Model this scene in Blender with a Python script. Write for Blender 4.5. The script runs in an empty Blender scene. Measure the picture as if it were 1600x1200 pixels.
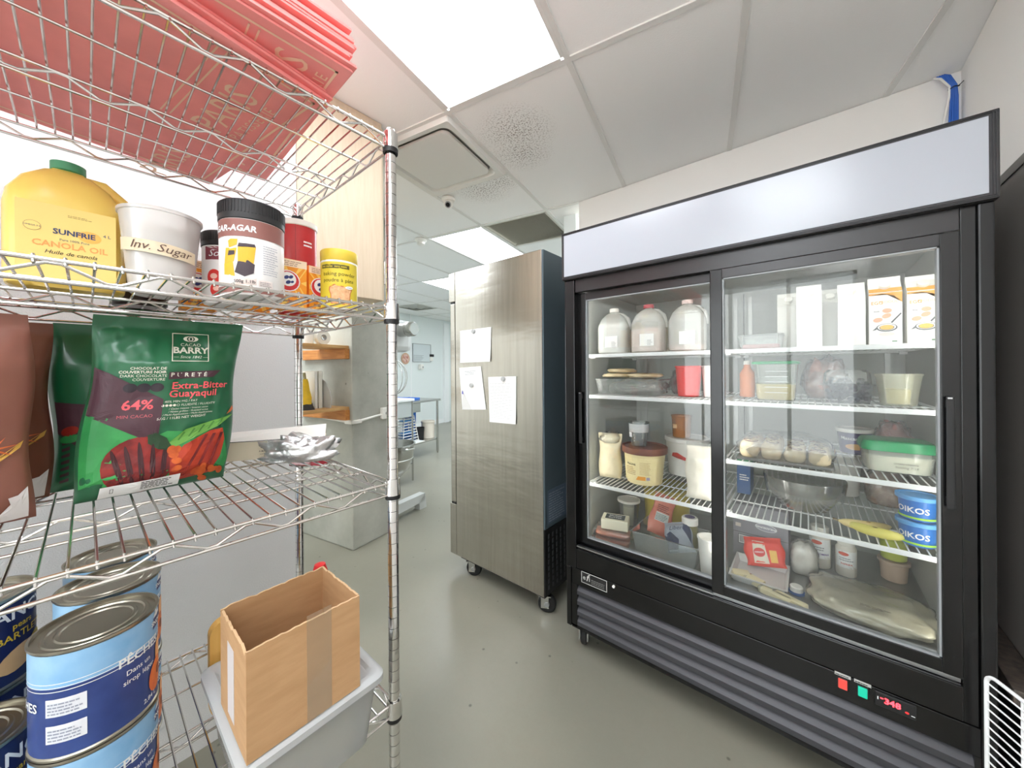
import bpy, bmesh, math, random
from math import sin, cos, pi, radians as RAD
from mathutils import Vector, Matrix, noise

# ------------------------------------------------------------------ camera, world, exposure
scn = bpy.context.scene
C = scn.collection
CAM_H = 1.33
YAW, ROLL = RAD(39.85), RAD(-0.412)
cam_d = bpy.data.cameras.new('camera'); cam = bpy.data.objects.new('camera', cam_d); C.objects.link(cam)
F = Vector((-sin(YAW), cos(YAW), 0)); R0 = Vector((cos(YAW), sin(YAW), 0)); U0 = Vector((0, 0, 1))
RR = R0 * cos(ROLL) + U0 * sin(ROLL); UU = U0 * cos(ROLL) - R0 * sin(ROLL)
mw = Matrix(((RR.x, UU.x, -F.x, 0), (RR.y, UU.y, -F.y, 0), (RR.z, UU.z, -F.z, CAM_H), (0, 0, 0, 1)))
cam.matrix_world = mw
cam_d.sensor_fit = 'HORIZONTAL'; cam_d.sensor_width = 36.0; cam_d.lens = 556.0 / 1600 * 36
cam_d.shift_y = -(600 - 576.8) / 1600
cam_d.clip_start = 0.02
scn.camera = cam
w = bpy.data.worlds.new('world'); scn.world = w; w.use_nodes = True
w.node_tree.nodes['Background'].inputs[0].default_value = (0.95, 0.98, 1.0, 1)
w.node_tree.nodes['Background'].inputs[1].default_value = 2.9
PANEL_STRENGTH = 5.4
scn.view_settings.view_transform = 'Standard'
scn.view_settings.look = 'None'
scn.view_settings.gamma = 1.0
scn.view_settings.use_curve_mapping = False
scn.view_settings.exposure = 1.08
scn.cycles.diffuse_bounces = 8
scn.cycles.max_bounces = 16
scn.cycles.transparent_max_bounces = 24
GA = RAD(11.4)                       # the ceiling grid and the column are turned against the walls
CEIL = 2.57

# ------------------------------------------------------------------ materials
def lin(c):
    f = lambda v: v / 12.92 if v <= .04045 else ((v + .055) / 1.055) ** 2.4
    return tuple(f(v / 255) for v in c)
MATS = {}
def mat(name, rgb=(200, 200, 200), rough=.5, metal=0., alpha=1., emit=0., spec=.5, noise_amt=0., noise_scale=20., bump=0., bump_scale=60., rgb2=None, stretch=None, coat=0., trans=0.):
    if name in MATS: return MATS[name]
    m = bpy.data.materials.new(name); m.use_nodes = True
    nt = m.node_tree; p = nt.nodes['Principled BSDF']
    c = lin(rgb)
    p.inputs['Base Color'].default_value = (*c, 1)
    p.inputs['Roughness'].default_value = rough
    p.inputs['Metallic'].default_value = metal
    p.inputs['Alpha'].default_value = alpha
    p.inputs['Specular IOR Level'].default_value = spec
    p.inputs['Coat Weight'].default_value = coat
    if emit:
        p.inputs['Emission Color'].default_value = (*c, 1); p.inputs['Emission Strength'].default_value = emit
    tc = nt.nodes.new('ShaderNodeTexCoord'); mp = nt.nodes.new('ShaderNodeMapping')
    nt.links.new(tc.outputs['Object'], mp.inputs['Vector'])
    if stretch: mp.inputs['Scale'].default_value = stretch
    if noise_amt or rgb2:
        n = nt.nodes.new('ShaderNodeTexNoise'); n.inputs['Scale'].default_value = noise_scale; n.inputs['Detail'].default_value = 5
        nt.links.new(mp.outputs[0], n.inputs['Vector'])
        mx = nt.nodes.new('ShaderNodeMix'); mx.data_type = 'RGBA'
        c2 = lin(rgb2) if rgb2 else tuple(v * (1 - noise_amt) for v in c)
        mx.inputs[6].default_value = (*c, 1); mx.inputs[7].default_value = (*c2, 1)
        rp = nt.nodes.new('ShaderNodeMapRange'); rp.inputs[1].default_value = .35; rp.inputs[2].default_value = .68
        nt.links.new(n.outputs['Fac'], rp.inputs[0]); nt.links.new(rp.outputs[0], mx.inputs[0])
        nt.links.new(mx.outputs[2], p.inputs['Base Color'])
    if bump:
        n2 = nt.nodes.new('ShaderNodeTexNoise'); n2.inputs['Scale'].default_value = bump_scale; n2.inputs['Detail'].default_value = 3
        nt.links.new(mp.outputs[0], n2.inputs['Vector'])
        b = nt.nodes.new('ShaderNodeBump'); b.inputs['Strength'].default_value = bump; b.inputs['Distance'].default_value = .004
        nt.links.new(n2.outputs['Fac'], b.inputs['Height']); nt.links.new(b.outputs[0], p.inputs['Normal'])
    MATS[name] = m
    return m
def clear(name, rgb=(230, 235, 232), body=.12, rough=.06, gloss=.5):
    """thin clear plastic, film or glass: mostly see-through, with its own faint body and a mirror sheen by angle"""
    if name in MATS: return MATS[name]
    m = bpy.data.materials.new(name); m.use_nodes = True; nt = m.node_tree
    nt.nodes.remove(nt.nodes['Principled BSDF']); out = nt.nodes['Material Output']
    t = nt.nodes.new('ShaderNodeBsdfTransparent'); d = nt.nodes.new('ShaderNodeBsdfDiffuse'); g = nt.nodes.new('ShaderNodeBsdfGlossy')
    t.inputs[0].default_value = (.97, .98, .975, 1)
    d.inputs[0].default_value = (*lin(rgb), 1); g.inputs['Roughness'].default_value = rough
    m1 = nt.nodes.new('ShaderNodeMixShader'); m1.inputs[0].default_value = body
    nt.links.new(t.outputs[0], m1.inputs[1]); nt.links.new(d.outputs[0], m1.inputs[2])
    fr = nt.nodes.new('ShaderNodeFresnel'); fr.inputs[0].default_value = 1.5
    ml = nt.nodes.new('ShaderNodeMath'); ml.operation = 'MULTIPLY'; ml.inputs[1].default_value = gloss * 2
    nt.links.new(fr.outputs[0], ml.inputs[0])
    m2 = nt.nodes.new('ShaderNodeMixShader')
    nt.links.new(ml.outputs[0], m2.inputs[0]); nt.links.new(m1.outputs[0], m2.inputs[1]); nt.links.new(g.outputs[0], m2.inputs[2])
    nt.links.new(m2.outputs[0], out.inputs[0])
    MATS[name] = m
    return m
def concrete(name, c1, c2, rough, scale, bump, speck=False):
    m = mat(name, c1, rough=rough, rgb2=c2, noise_scale=scale, bump=bump, bump_scale=14)
    nt = m.node_tree; p = nt.nodes['Principled BSDF']
    mp = [n for n in nt.nodes if n.type == 'MAPPING'][0]
    src = p.inputs['Base Color'].links[0].from_socket
    n = nt.nodes.new('ShaderNodeTexNoise'); n.inputs['Scale'].default_value = 1.1; n.inputs['Detail'].default_value = 8; n.inputs['Roughness'].default_value = .7
    nt.links.new(mp.outputs[0], n.inputs['Vector'])
    v = nt.nodes.new('ShaderNodeTexVoronoi'); v.inputs['Scale'].default_value = 9 if speck else 7
    v.inputs['Randomness'].default_value = 1
    nt.links.new(mp.outputs[0], v.inputs['Vector'])
    r = nt.nodes.new('ShaderNodeMapRange'); r.inputs[1].default_value = .03; r.inputs[2].default_value = .075; r.inputs[3].default_value = .45; r.inputs[4].default_value = 1
    nt.links.new(v.outputs['Distance'], r.inputs[0])
    r2 = nt.nodes.new('ShaderNodeMapRange'); r2.inputs[1].default_value = .3; r2.inputs[2].default_value = .7; r2.inputs[3].default_value = .72; r2.inputs[4].default_value = 1.15
    nt.links.new(n.outputs['Fac'], r2.inputs[0])
    mu = nt.nodes.new('ShaderNodeMath'); mu.operation = 'MULTIPLY'
    nt.links.new(r.outputs[0], mu.inputs[0]); nt.links.new(r2.outputs[0], mu.inputs[1])
    mx = nt.nodes.new('ShaderNodeMix'); mx.data_type = 'RGBA'; mx.blend_type = 'MULTIPLY'; mx.inputs[0].default_value = 1
    nt.links.new(src, mx.inputs[6]); nt.links.new(mu.outputs[0], mx.inputs[7])
    nt.links.new(mx.outputs[2], p.inputs['Base Color'])
    return m
def wood(name, c1, c2, sc=(1, 14, 14), rough=.5):
    return mat(name, c1, rough=rough, rgb2=c2, noise_scale=6, stretch=sc, bump=.1, bump_scale=20)

chrome = mat('chrome', (225, 224, 222), .10, 1.0)
chrome_wire = mat('chrome_wire', (214, 211, 207), .2, 1.0)
steel = mat('brushed_steel', (178, 174, 166), .26, 1.0, noise_amt=.12, noise_scale=3, stretch=(22, 22, .8), bump=.05, bump_scale=5)
_nt = steel.node_tree; _b = [n for n in _nt.nodes if n.type == 'BUMP'][0]; _n = _b.inputs['Height'].links[0].from_node   # gentle waves in the sheet
_m = _nt.nodes.new('ShaderNodeMapping'); _m.inputs['Scale'].default_value = (.35, .35, 1.6)
_nt.links.new([n for n in _nt.nodes if n.type == 'TEX_COORD'][0].outputs['Object'], _m.inputs['Vector']); _nt.links.new(_m.outputs[0], _n.inputs['Vector'])
_b.inputs['Strength'].default_value = .35; _b.inputs['Distance'].default_value = .012
steel2 = mat('steel_plain', (190, 190, 186), .22, 1.0)
black = mat('black_enamel', (12, 12, 13), .2, 0, spec=.5)
blackm = mat('black_matte', (24, 24, 25), .5)
louv = mat('louvre_grey', (66, 66, 70), .42, .3)
rubber = mat('rubber', (22, 22, 22), .7)
white = mat('white_enamel', (238, 240, 240), .35)
wplastic = mat('white_plastic', (236, 234, 228), .4)
offwhite = mat('offwhite', (226, 222, 212), .5)
cream = mat('cream', (236, 226, 196), .5)
paper = mat('paper', (240, 240, 238), .8)
ink = mat('ink', (38, 36, 36), .7)
grey = mat('grey_plastic', (150, 152, 152), .5)
alu = mat('aluminium', (190, 192, 194), .3, 1.0)
liner = mat('fridge_liner', (168, 172, 167), .4)
gold = mat('gold_print', (226, 200, 150), .5)
glassm = clear('door_glass', (225, 230, 228), .012, .0, .5)
clearp = clear('clear_plastic', (226, 230, 226), .16, .12, .5)
film = clear('cling_film', (240, 240, 236), .14, .1, .8)
milky = clear('milky_plastic', (246, 242, 238), .5, .2, .4)
green_lid = mat('green_lid', (32, 146, 92), .4)
red_paper = mat('red_paper', (250, 156, 152), .6, noise_amt=.12, noise_scale=9)

# ------------------------------------------------------------------ mesh building
class M:
    def __init__(s): s.v = []; s.f = []
    def add(s, v, f, x=None):
        o = len(s.v)
        s.v += [tuple(x @ Vector(p)) for p in v] if x is not None else [tuple(p) for p in v]
        s.f += [tuple(i + o for i in q) for q in f]
        return s
    def box(s, x0, x1, y0, y1, z0, z1, x=None, bev=0.):
        if bev:
            bm = bmesh.new(); bmesh.ops.create_cube(bm, size=1)
            for q in bm.verts: q.co = ((x0 + x1) / 2 + q.co.x * (x1 - x0), (y0 + y1) / 2 + q.co.y * (y1 - y0), (z0 + z1) / 2 + q.co.z * (z1 - z0))
            bmesh.ops.bevel(bm, geom=bm.edges[:] + bm.verts[:], offset=bev, segments=2, affect='EDGES', profile=.6)
            s.bm(bm, x); return s
        return s.add([(x0, y0, z0), (x1, y0, z0), (x1, y1, z0), (x0, y1, z0), (x0, y0, z1), (x1, y0, z1), (x1, y1, z1), (x0, y1, z1)],
                     [(0, 3, 2, 1), (4, 5, 6, 7), (0, 1, 5, 4), (1, 2, 6, 5), (2, 3, 7, 6), (3, 0, 4, 7)], x)
    def bm(s, bm, x=None):
        bm.verts.index_update()
        s.add([v.co[:] for v in bm.verts], [tuple(v.index for v in f.verts) for f in bm.faces], x); bm.free()
    def tube(s, pts, r, n=8, closed=False, caps=True):
        pts = [Vector(p) for p in pts]; k = len(pts); o = len(s.v); up = None
        rs = r if isinstance(r, (list, tuple)) else [r] * k
        for i, p in enumerate(pts):
            a = pts[i - 1] if (i or closed) else p; b = pts[(i + 1) % k] if (i < k - 1 or closed) else p
            t = (b - a).normalized() if (b - a).length > 1e-9 else Vector((0, 0, 1))
            if up is None: up = t.orthogonal().normalized()
            u = (up - t * up.dot(t)); u = u.normalized() if u.length > 1e-6 else t.orthogonal().normalized()
            up = u; q = t.cross(u)
            for j in range(n):
                an = 2 * pi * j / n; s.v.append(tuple(p + (u * cos(an) + q * sin(an)) * rs[i]))
        m = k if closed else k - 1
        for i in range(m):
            for j in range(n):
                a = o + i * n + j; b = o + i * n + (j + 1) % n; c = o + ((i + 1) % k) * n + (j + 1) % n; d = o + ((i + 1) % k) * n + j
                s.f.append((a, b, c, d))
        if caps and not closed:
            s.f.append(tuple(o + j for j in reversed(range(n)))); s.f.append(tuple(o + (k - 1) * n + j for j in range(n)))
        return s
    def lathe(s, prof, n=28, sx=1, sy=1, sq=2., x=None, caps=True, cx=0, cy=0):
        """turned shape; sq > 2 squares the section off (superellipse)"""
        v = []; f = []; k = len(prof)
        for r, z in prof:
            for j in range(n):
                a = 2 * pi * (j + .5) / n; c_, s_ = cos(a), sin(a)
                e = 2. / sq
                v.append((cx + r * sx * math.copysign(abs(c_) ** e, c_), cy + r * sy * math.copysign(abs(s_) ** e, s_), z))
        for i in range(k - 1):
            for j in range(n): f.append((i * n + j, i * n + (j + 1) % n, (i + 1) * n + (j + 1) % n, (i + 1) * n + j))
        if caps:
            f.append(tuple(reversed(range(n)))); f.append(tuple((k - 1) * n + j for j in range(n)))
        return s.add(v, f, x)
    def grid(s, fn, nu, nv, flip=False):
        v = [fn(i / nu, j / nv) for j in range(nv + 1) for i in range(nu + 1)]
        f = []
        for j in range(nv):
            for i in range(nu):
                a = j * (nu + 1) + i; q = (a, a + 1, a + nu + 2, a + nu + 1); f.append(q[::-1] if flip else q)
        return s.add(v, f)
    def prism(s, poly, z0, z1, x=None):
        n = len(poly)
        return s.add([(a, b, z0) for a, b in poly] + [(a, b, z1) for a, b in poly],
                     [tuple(reversed(range(n))), tuple(range(n, 2 * n))] + [(i, (i + 1) % n, n + (i + 1) % n, n + i) for i in range(n)], x)
    def mesh(s, name, m, smooth=False, org=(0, 0, 0)):
        me = bpy.data.meshes.new(name)
        me.from_pydata([(a - org[0], b - org[1], c - org[2]) for a, b, c in s.v], [], s.f)
        for q in (m if isinstance(m, (list, tuple)) else [m]): me.materials.append(q)
        if smooth:
            me.polygons.foreach_set('use_smooth', [True] * len(me.polygons))
            if smooth != 2: me.set_sharp_from_angle(angle=RAD(38))
        me.update()
        return me
    def build(s, name, m, parent=None, smooth=False, loc=(0, 0, 0), rot=(0, 0, 0), world=False):
        """world=True: the vertices are world coordinates and the parent stands unturned"""
        org = tuple(parent.location) if (world and parent is not None) else (0, 0, 0)
        if world and parent is not None and parent.parent is not None: org = tuple(Vector(org) + parent.parent.location)
        o = bpy.data.objects.new(name, s.mesh(name, m, smooth, org)); C.objects.link(o)
        o.location = loc; o.rotation_euler = rot; o.parent = parent
        return o
def thing(name, label, cat, loc=(0, 0, 0), rz=0, group=None, rot=None):
    o = bpy.data.objects.new(name, None); C.objects.link(o); o.empty_display_size = .05
    o.location = loc; o.rotation_euler = rot or (0, 0, rz)
    o['label'] = label; o['category'] = cat
    if group: o['group'] = group
    return o
def tag(o, label, cat, group=None):
    o['label'] = label; o['category'] = cat
    if group: o['group'] = group
    return o
def struct(o): o['kind'] = 'structure'; return o
def copy_of(o, parent, loc=None, name=None):
    c = o.copy(); C.objects.link(c); c.parent = parent
    if loc is not None: c.location = loc
    return c
def G(gx, gy, z=0.): return Vector((gx * cos(GA) - gy * sin(GA), gx * sin(GA) + gy * cos(GA), z))

# --- print on surfaces: surf(u, v, off) gives a point; u to the right, v up, off outwards
def flat(y=0.): return lambda u, v, o=0.: (u, y - o, v)
def top(z=0.): return lambda u, v, o=0.: (u, v, z + o)
def side(x=0.): return lambda u, v, o=0.: (x + o, u, v)
def cyl(r, r2=None, h=1.):
    def fn(u, v, o=0.):
        rad = (r if r2 is None else r + (r2 - r) * v / h) + o; a = u / r
        return (rad * sin(a), -rad * cos(a), v)
    return fn
TCACHE = {}
def text2d(t, bold=0., shear=0., space=1.):
    k = (t, bold, shear, space)
    if k in TCACHE: return TCACHE[k]
    cu = bpy.data.curves.new('t', 'FONT'); cu.body = t; cu.size = 1; cu.resolution_u = 2
    cu.offset = bold; cu.shear = shear; cu.space_character = space; cu.align_x = 'CENTER'; cu.align_y = 'CENTER'
    ob = bpy.data.objects.new('t', cu); me = ob.to_mesh()
    r = ([(v.co.x, v.co.y) for v in me.vertices], [tuple(p.vertices) for p in me.polygons])
    ob.to_mesh_clear(); bpy.data.objects.remove(ob); bpy.data.curves.remove(cu)
    TCACHE[k] = r; return r
def text(par, t, surf, u, v, size, m, bold=0., shear=0., rot=0., off=.0006, sx=1., space=1., name='lettering', mirror=False):
    vs, fs = text2d(t, bold, shear, space); c, s = cos(rot), sin(rot); k = M()
    out = []
    for a, b in vs:
        a *= size * sx; b *= size
        out.append(surf(u + a * c - b * s, v + a * s + b * c, off))
    k.add(out, fs)
    return k.build(name, m, par)
def dpoly(par, pts, surf, m, off=.0004, name='print', rings=3, into=None):
    """a printed area: outline filled in rings about its centre so that it follows the surface"""
    k = into or M(); n = len(pts); dense = []
    for i in range(n):
        a, b = pts[i], pts[(i + 1) % n]; q = max(1, min(6, int(math.hypot(b[0] - a[0], b[1] - a[1]) / .012)))
        dense += [(a[0] + (b[0] - a[0]) * j / q, a[1] + (b[1] - a[1]) * j / q) for j in range(q)]
    n = len(dense); cx = sum(p[0] for p in dense) / n; cy = sum(p[1] for p in dense) / n
    v = [surf(cx, cy, off)]; f = []
    for r in range(1, rings + 1):
        v += [surf(cx + (a - cx) * r / rings, cy + (b - cy) * r / rings, off) for a, b in dense]
    for j in range(n): f.append((0, 1 + j, 1 + (j + 1) % n))
    for r in range(rings - 1):
        for j in range(n):
            a = 1 + r * n; b = a + n; f.append((a + j, b + j, b + (j + 1) % n, a + (j + 1) % n))
    k.add(v, f)
    return k if into else k.build(name, m, par)
def rect(u0, u1, v0, v1): return [(u0, v0), (u1, v0), (u1, v1), (u0, v1)]
def ell(u, v, a, b, rot=0., n=18, t0=0., t1=2 * pi):
    c, s = cos(rot), sin(rot); o = []
    for i in range(n):
        t = t0 + (t1 - t0) * i / (n if t1 - t0 > 6.2 else n - 1); x, y = a * cos(t), b * sin(t); o.append((u + x * c - y * s, v + x * s + y * c))
    return o
def frame(par, u0, u1, v0, v1, t, surf, m, off=.0005, name='print'):
    k = M()
    for q in (rect(u0, u1, v0, v0 + t), rect(u0, u1, v1 - t, v1), rect(u0, u0 + t, v0, v1), rect(u1 - t, u1, v0, v1)): dpoly(par, q, surf, m, off, into=k, rings=1)
    return k.build(name, m, par)
def lines(par, u0, u1, v0, v1, n, surf, m, off=.0005, name='small_print', seed=0, fill=.45):
    """rows of print too small to read"""
    rd = random.Random(seed); k = M(); h = (v1 - v0) / n
    for i in range(n):
        e = u1 - (u1 - u0) * rd.random() * .3
        a = u0
        while a < e:
            b = min(e, a + (u1 - u0) * rd.uniform(.06, .2)); dpoly(None, rect(a, b, v0 + i * h, v0 + i * h + h * fill), surf, m, off, into=k, rings=1); a = b + (u1 - u0) * .025
    return k.build(name, m, par)

# ------------------------------------------------------------------ the room
def room():
    fl = M(); fl.box(-8.5, 3.5, -2.7, 10, -.1, 0)
    struct(fl.build('floor', concrete('polished_concrete', (148, 145, 131), (126, 124, 112), .28, 2.2, .05, True)))
    # ceiling: slab above, T bars and single lay-in boards
    ceilm = mat('ceiling_board', (246, 246, 244), .85, bump=.15, bump_scale=160)
    nt = ceilm.node_tree; p = nt.nodes['Principled BSDF']
    geo = nt.nodes.new('ShaderNodeNewGeometry')
    total = None                          # dust blown onto the boards beside the air outlets
    for (a, b, rx) in ((-.86, 1.66, .17), (-.92, 1.83, .15), (-1.34, 2.07, .17), (-1.2, 2.04, .12)):
        q = G(a, b, CEIL); ds = nt.nodes.new('ShaderNodeVectorMath'); ds.operation = 'DISTANCE'; ds.inputs[1].default_value = q
        nt.links.new(geo.outputs['Position'], ds.inputs[0])
        r = nt.nodes.new('ShaderNodeMapRange'); r.inputs[1].default_value = rx * 1.35; r.inputs[2].default_value = .0; r.inputs[3].default_value = 0; r.inputs[4].default_value = 1
        nt.links.new(ds.outputs['Value'], r.inputs[0])
        if total is None: total = r.outputs[0]
        else:
            mm = nt.nodes.new('ShaderNodeMath'); mm.operation = 'MAXIMUM'; nt.links.new(total, mm.inputs[0]); nt.links.new(r.outputs[0], mm.inputs[1]); total = mm.outputs[0]
    n = nt.nodes.new('ShaderNodeTexNoise'); n.inputs['Scale'].default_value = 110; n.inputs['Detail'].default_value = 4
    nt.links.new(geo.outputs['Position'], n.inputs['Vector'])
    r = nt.nodes.new('ShaderNodeMapRange'); r.inputs[1].default_value = .5; r.inputs[2].default_value = .62
    nt.links.new(n.outputs['Fac'], r.inputs[0])
    mm = nt.nodes.new('ShaderNodeMath'); mm.operation = 'MULTIPLY'; nt.links.new(total, mm.inputs[0]); nt.links.new(r.outputs[0], mm.inputs[1])
    mx = nt.nodes.new('ShaderNodeMix'); mx.data_type = 'RGBA'; mx.inputs[6].default_value = (*lin((246, 246, 244)), 1); mx.inputs[7].default_value = (*lin((120, 108, 98)), 1)
    nt.links.new(mm.outputs[0], mx.inputs[0]); nt.links.new(mx.outputs[2], p.inputs['Base Color'])
    k = M(); k.box(-6.6, 2.6, -4.0, 8.6, CEIL + .05, CEIL + .1)
    ce = struct(k.build('ceiling', mat('ceiling_void', (200, 200, 198), .9), None, rot=(0, 0, GA)))
    T = .6065; x0 = -1.081
    barm = mat('grid_bar', (226, 225, 221), .5)
    gxs = [x0 + T * i for i in range(-8, 6)]
    lights = {(-1, 0): 1, (-2, 2): 1, (-4, 3): 1, (1, -1): 1, (-1, -2): 1, (-3, 0): 0, (-5, 5): 1, (-4, 1): 0, (1, -3): 1}
    k = M(); L = 2 * T; y0 = 1.365
    k.box(-T / 2 + .012, T / 2 - .012, -L / 2 + .012, L / 2 - .012, 0, .014)
    me = k.mesh('tile', ceilm)
    k = M(); k.box(-T / 2 + .012, T / 2 - .012, -T / 2 + .012, T / 2 - .012, 0, .014)
    me2 = k.mesh('tile', ceilm)
    def tile(gx, gy, half=False):
        o = bpy.data.objects.new('tile', me2 if half else me); C.objects.link(o); o.parent = ce; o.location = (gx, gy, CEIL + .003)
    LIT = {(0, -1), (-2, 1), (-4, 2), (1, -2), (0, -3), (-3, 4), (1, -4), (-5, 0), (-4, -1), (-4, 0), (-3, -1), (-5, 4), (-6, 1), (-3, 2)}  # panels beyond the named ones are unseen, added to brighten the room
    for i in range(-8, 6):
        gx = x0 + T * (i + .5)
        for j in range(-4, 6):
            gy = y0 + L * (j + .5)
            if (i, j) in LIT: continue
            if (i, j) == (-1, 0): tile(gx, gy + T / 2, True); continue          # air cassette in the near half
            if (i, j) == (-1, 1): tile(gx, gy + T / 2, True); continue          # return grille in the near half
            if (i, j) == (-7, 3): tile(gx, gy + T / 2, True); continue          # square diffuser
            tile(gx, gy)
    k = M(); ya, yb = y0 - 4 * L, y0 + 6 * L
    for i in range(-8, 7): k.box(x0 + T * i - .012, x0 + T * i + .012, ya, yb, CEIL - .003, CEIL + .02)
    for j in range(-4, 7): k.box(x0 - 8 * T, x0 + 6 * T, y0 + L * j - .012, y0 + L * j + .012, CEIL - .0035, CEIL + .02)
    for i, j in ((-1, 0), (-1, 1), (-7, 3)): k.box(x0 + T * i, x0 + T * (i + 1), y0 + L * j + T - .012, y0 + L * j + T + .012, CEIL - .0035, CEIL + .02)
    k.build('grid_bars', barm, ce)
    # light panels
    lm = mat('light_diffuser', (243, 249, 255), .5, emit=PANEL_STRENGTH)
    names = {(0, -1): 'lit white ceiling light panel beside the square air cassette', (-2, 1): 'lit ceiling light panel above the stainless steel cabinet beside the grille',
             (-4, 2): 'lit ceiling light panel behind the stainless steel cabinet, farther than the grille'}
    k = M(); a, b = T / 2 - .012, L / 2 - .012
    k.box(-a, a, -b, b, 0, .03); dm = k.mesh('diffuser', lm)
    k = M()
    for q in ((-a - .004, -a + .012, -b, b), (a - .012, a + .004, -b, b), (-a, a, -b - .004, -b + .012), (-a, a, b - .012, b + .004)): k.box(*q, -.004, .012)
    fm = k.mesh('frame', barm)
    for i, j in sorted(LIT):
        t = thing('ceiling_light', names.get((i, j), 'unseen flush ceiling light panel added to brighten the room'), 'ceiling light', G(x0 + T * (i + .5), y0 + L * (j + .5), CEIL), GA, 'ceiling light panels')
        for nm, mesh in (('diffuser', dm), ('frame', fm)):
            o = bpy.data.objects.new(nm, mesh); C.objects.link(o); o.parent = t
    # air cassette
    cm = mat('cassette_white', (224, 224, 218), .45)
    t = thing('air_cassette', 'square white ceiling air conditioning cassette with rounded centre panel', 'air conditioner', G(x0 - T / 2, y0 + T / 2, CEIL), GA)
    a = T / 2 - .008; k = M(); h = .252
    def rr(hw, rad, n=6):
        o = []
        for cx, cy, t0 in ((1, 1, 0), (-1, 1, pi / 2), (-1, -1, pi), (1, -1, 3 * pi / 2)):
            for i in range(n + 1):
                an = t0 + pi / 2 * i / n; o.append((cx * (hw - rad) + rad * cos(an), cy * (hw - rad) + rad * sin(an)))
        return o
    def ring(k, A, zA, B, zB):
        n = len(A); k.add([(p[0], p[1], zA) for p in A] + [(p[0], p[1], zB) for p in B], [(i, (i + 1) % n, n + (i + 1) % n, n + i) for i in range(n)])
    ring(k, rr(a, .01), -.004, rr(a - .012, .012), -.022); ring(k, rr(a - .012, .012), -.022, rr(h, .05), -.016); ring(k, rr(h, .05), -.016, rr(h - .022, .05), .012)
    ring(k, rr(a, .01), .03, rr(a, .01), -.004)
    k.build('frame', cm, t)
    k = M(); P = rr(h - .03, .045); n = len(P)
    k.add([(p[0], p[1], -.016) for p in P] + [(p[0], p[1], .0) for p in P], [tuple(reversed(range(n))), tuple(range(n, 2 * n))] + [(i, (i + 1) % n, n + (i + 1) % n, n + i) for i in range(n)])
    k.build('centre_panel', cm, t)
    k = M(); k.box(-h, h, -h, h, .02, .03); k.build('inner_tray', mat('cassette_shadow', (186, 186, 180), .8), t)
    k = M(); k.box(-.02, .02, h - .026, h - .018, -.004, .01); k.build('latch', blackm, t)
    # return grille with slats
    t = thing('ceiling_grille', 'grey slatted return air grille in the ceiling beside light panel', 'vent', G(x0 - T / 2, y0 + L + T / 2, CEIL), GA)
    gm = mat('grille_grey', (200, 197, 186), .5); k = M(); a = T / 2 - .012
    for q in ((-a, -a + .018, -a, a), (a - .018, a, -a, a), (-a, a, -a, -a + .018), (-a, a, a - .018, a)): k.box(*q, -.003, .012)
    k.build('frame', gm, t)
    k = M(); k.box(-a, a, -a, a, .03, .034); k.build('backing', mat('grille_back', (190, 186, 174), .8), t)
    k = M(); k.add([(-.003, -a + .018, .016), (.003, -a + .018, 0), (.003, a - .018, 0), (-.003, a - .018, .016)], [(0, 1, 2, 3)]); k.add([(-.002, -a + .018, .016), (.004, -a + .018, 0), (.004, a - .018, 0), (-.002, a - .018, .016)], [(3, 2, 1, 0)])
    sm = k.mesh('slat', gm)
    for i in range(40):
        o = bpy.data.objects.new('slat', sm); C.objects.link(o); o.parent = t; o.location = (-a + .03 + i * (2 * a - .06) / 39, 0, 0)
    # square diffuser far off
    t = thing('ceiling_diffuser', 'small square air diffuser in the far ceiling above work table', 'vent', G(x0 - 6.5 * T, y0 + 3 * L + T / 2, CEIL), GA)
    k = M()
    for a, z in ((.29, 0), (.2, -.012), (.11, -.02)):
        for s in (0, 1, 2, 3):
            x = Matrix.Rotation(s * pi / 2, 4, 'Z'); k.add([(-a, -a, z + .01), (a, -a, z + .01), (a - .05, -a + .05, z - .012), (-a + .05, -a + .05, z - .012)], [(0, 1, 2, 3), (3, 2, 1, 0)], x)
    k.build('vane', cm, t); k = M(); k.box(-.29, .29, -.29, .29, .02, .03); k.build('backing', mat('diffuser_back', (150, 150, 146), .8), t)
    # dome camera and smoke detector
    t = thing('security_camera', 'small white security camera on the ceiling beside air cassette', 'camera', G(-1.62, 2.045, CEIL))
    k = M(); k.lathe([(.001, -.001), (.046, -.001), (.05, -.012), (.044, -.022), (.001, -.024)]); k.build('base', wplastic, t, True)
    k = M(); k.lathe([(.001, .033)] + [(.034 * cos(a), .034 * sin(a)) for a in [pi / 2 - .3 - i * .3 for i in range(8)]] + [(.001, -.034)], 20)
    b = k.build('camera_ball', wplastic, t, True, loc=(0, 0, -.042))
    k = M(); dv = Vector((.55, -.62, -.56)).normalized(); k.tube([dv * .024, dv * .040], .022, 16); k.build('lens_ring', mat('lens_grey', (150, 150, 152), .3), b)
    k = M(); k.tube([dv * .036, dv * .0415], .015, 16); k.build('lens', black, b)
    t = thing('smoke_detector', 'small white round smoke detector on the ceiling beside the lit panel', 'smoke detector', G(-2.36, 2.56, CEIL))
    k = M(); k.lathe([(.001, -.002), (.055, -.002), (.055, -.018), (.04, -.032)]); k.build('base', wplastic, t, True)
    k = M(); k.lathe([(.038, -.03), (.036, -.05), (.02, -.062), (.001, -.064)]); k.build('sensor_dome', wplastic, t, True)
    # walls
    frp = mat('wall_board_pebbled', (214, 214, 213), .4, bump=.5, bump_scale=330)
    k = M(); k.box(-1.75, -1.65, -3.5, .57, 0, CEIL); struct(k.build('wall_left', frp))
    wm = mat('wall_paint', (240, 237, 232), .6)
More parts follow.
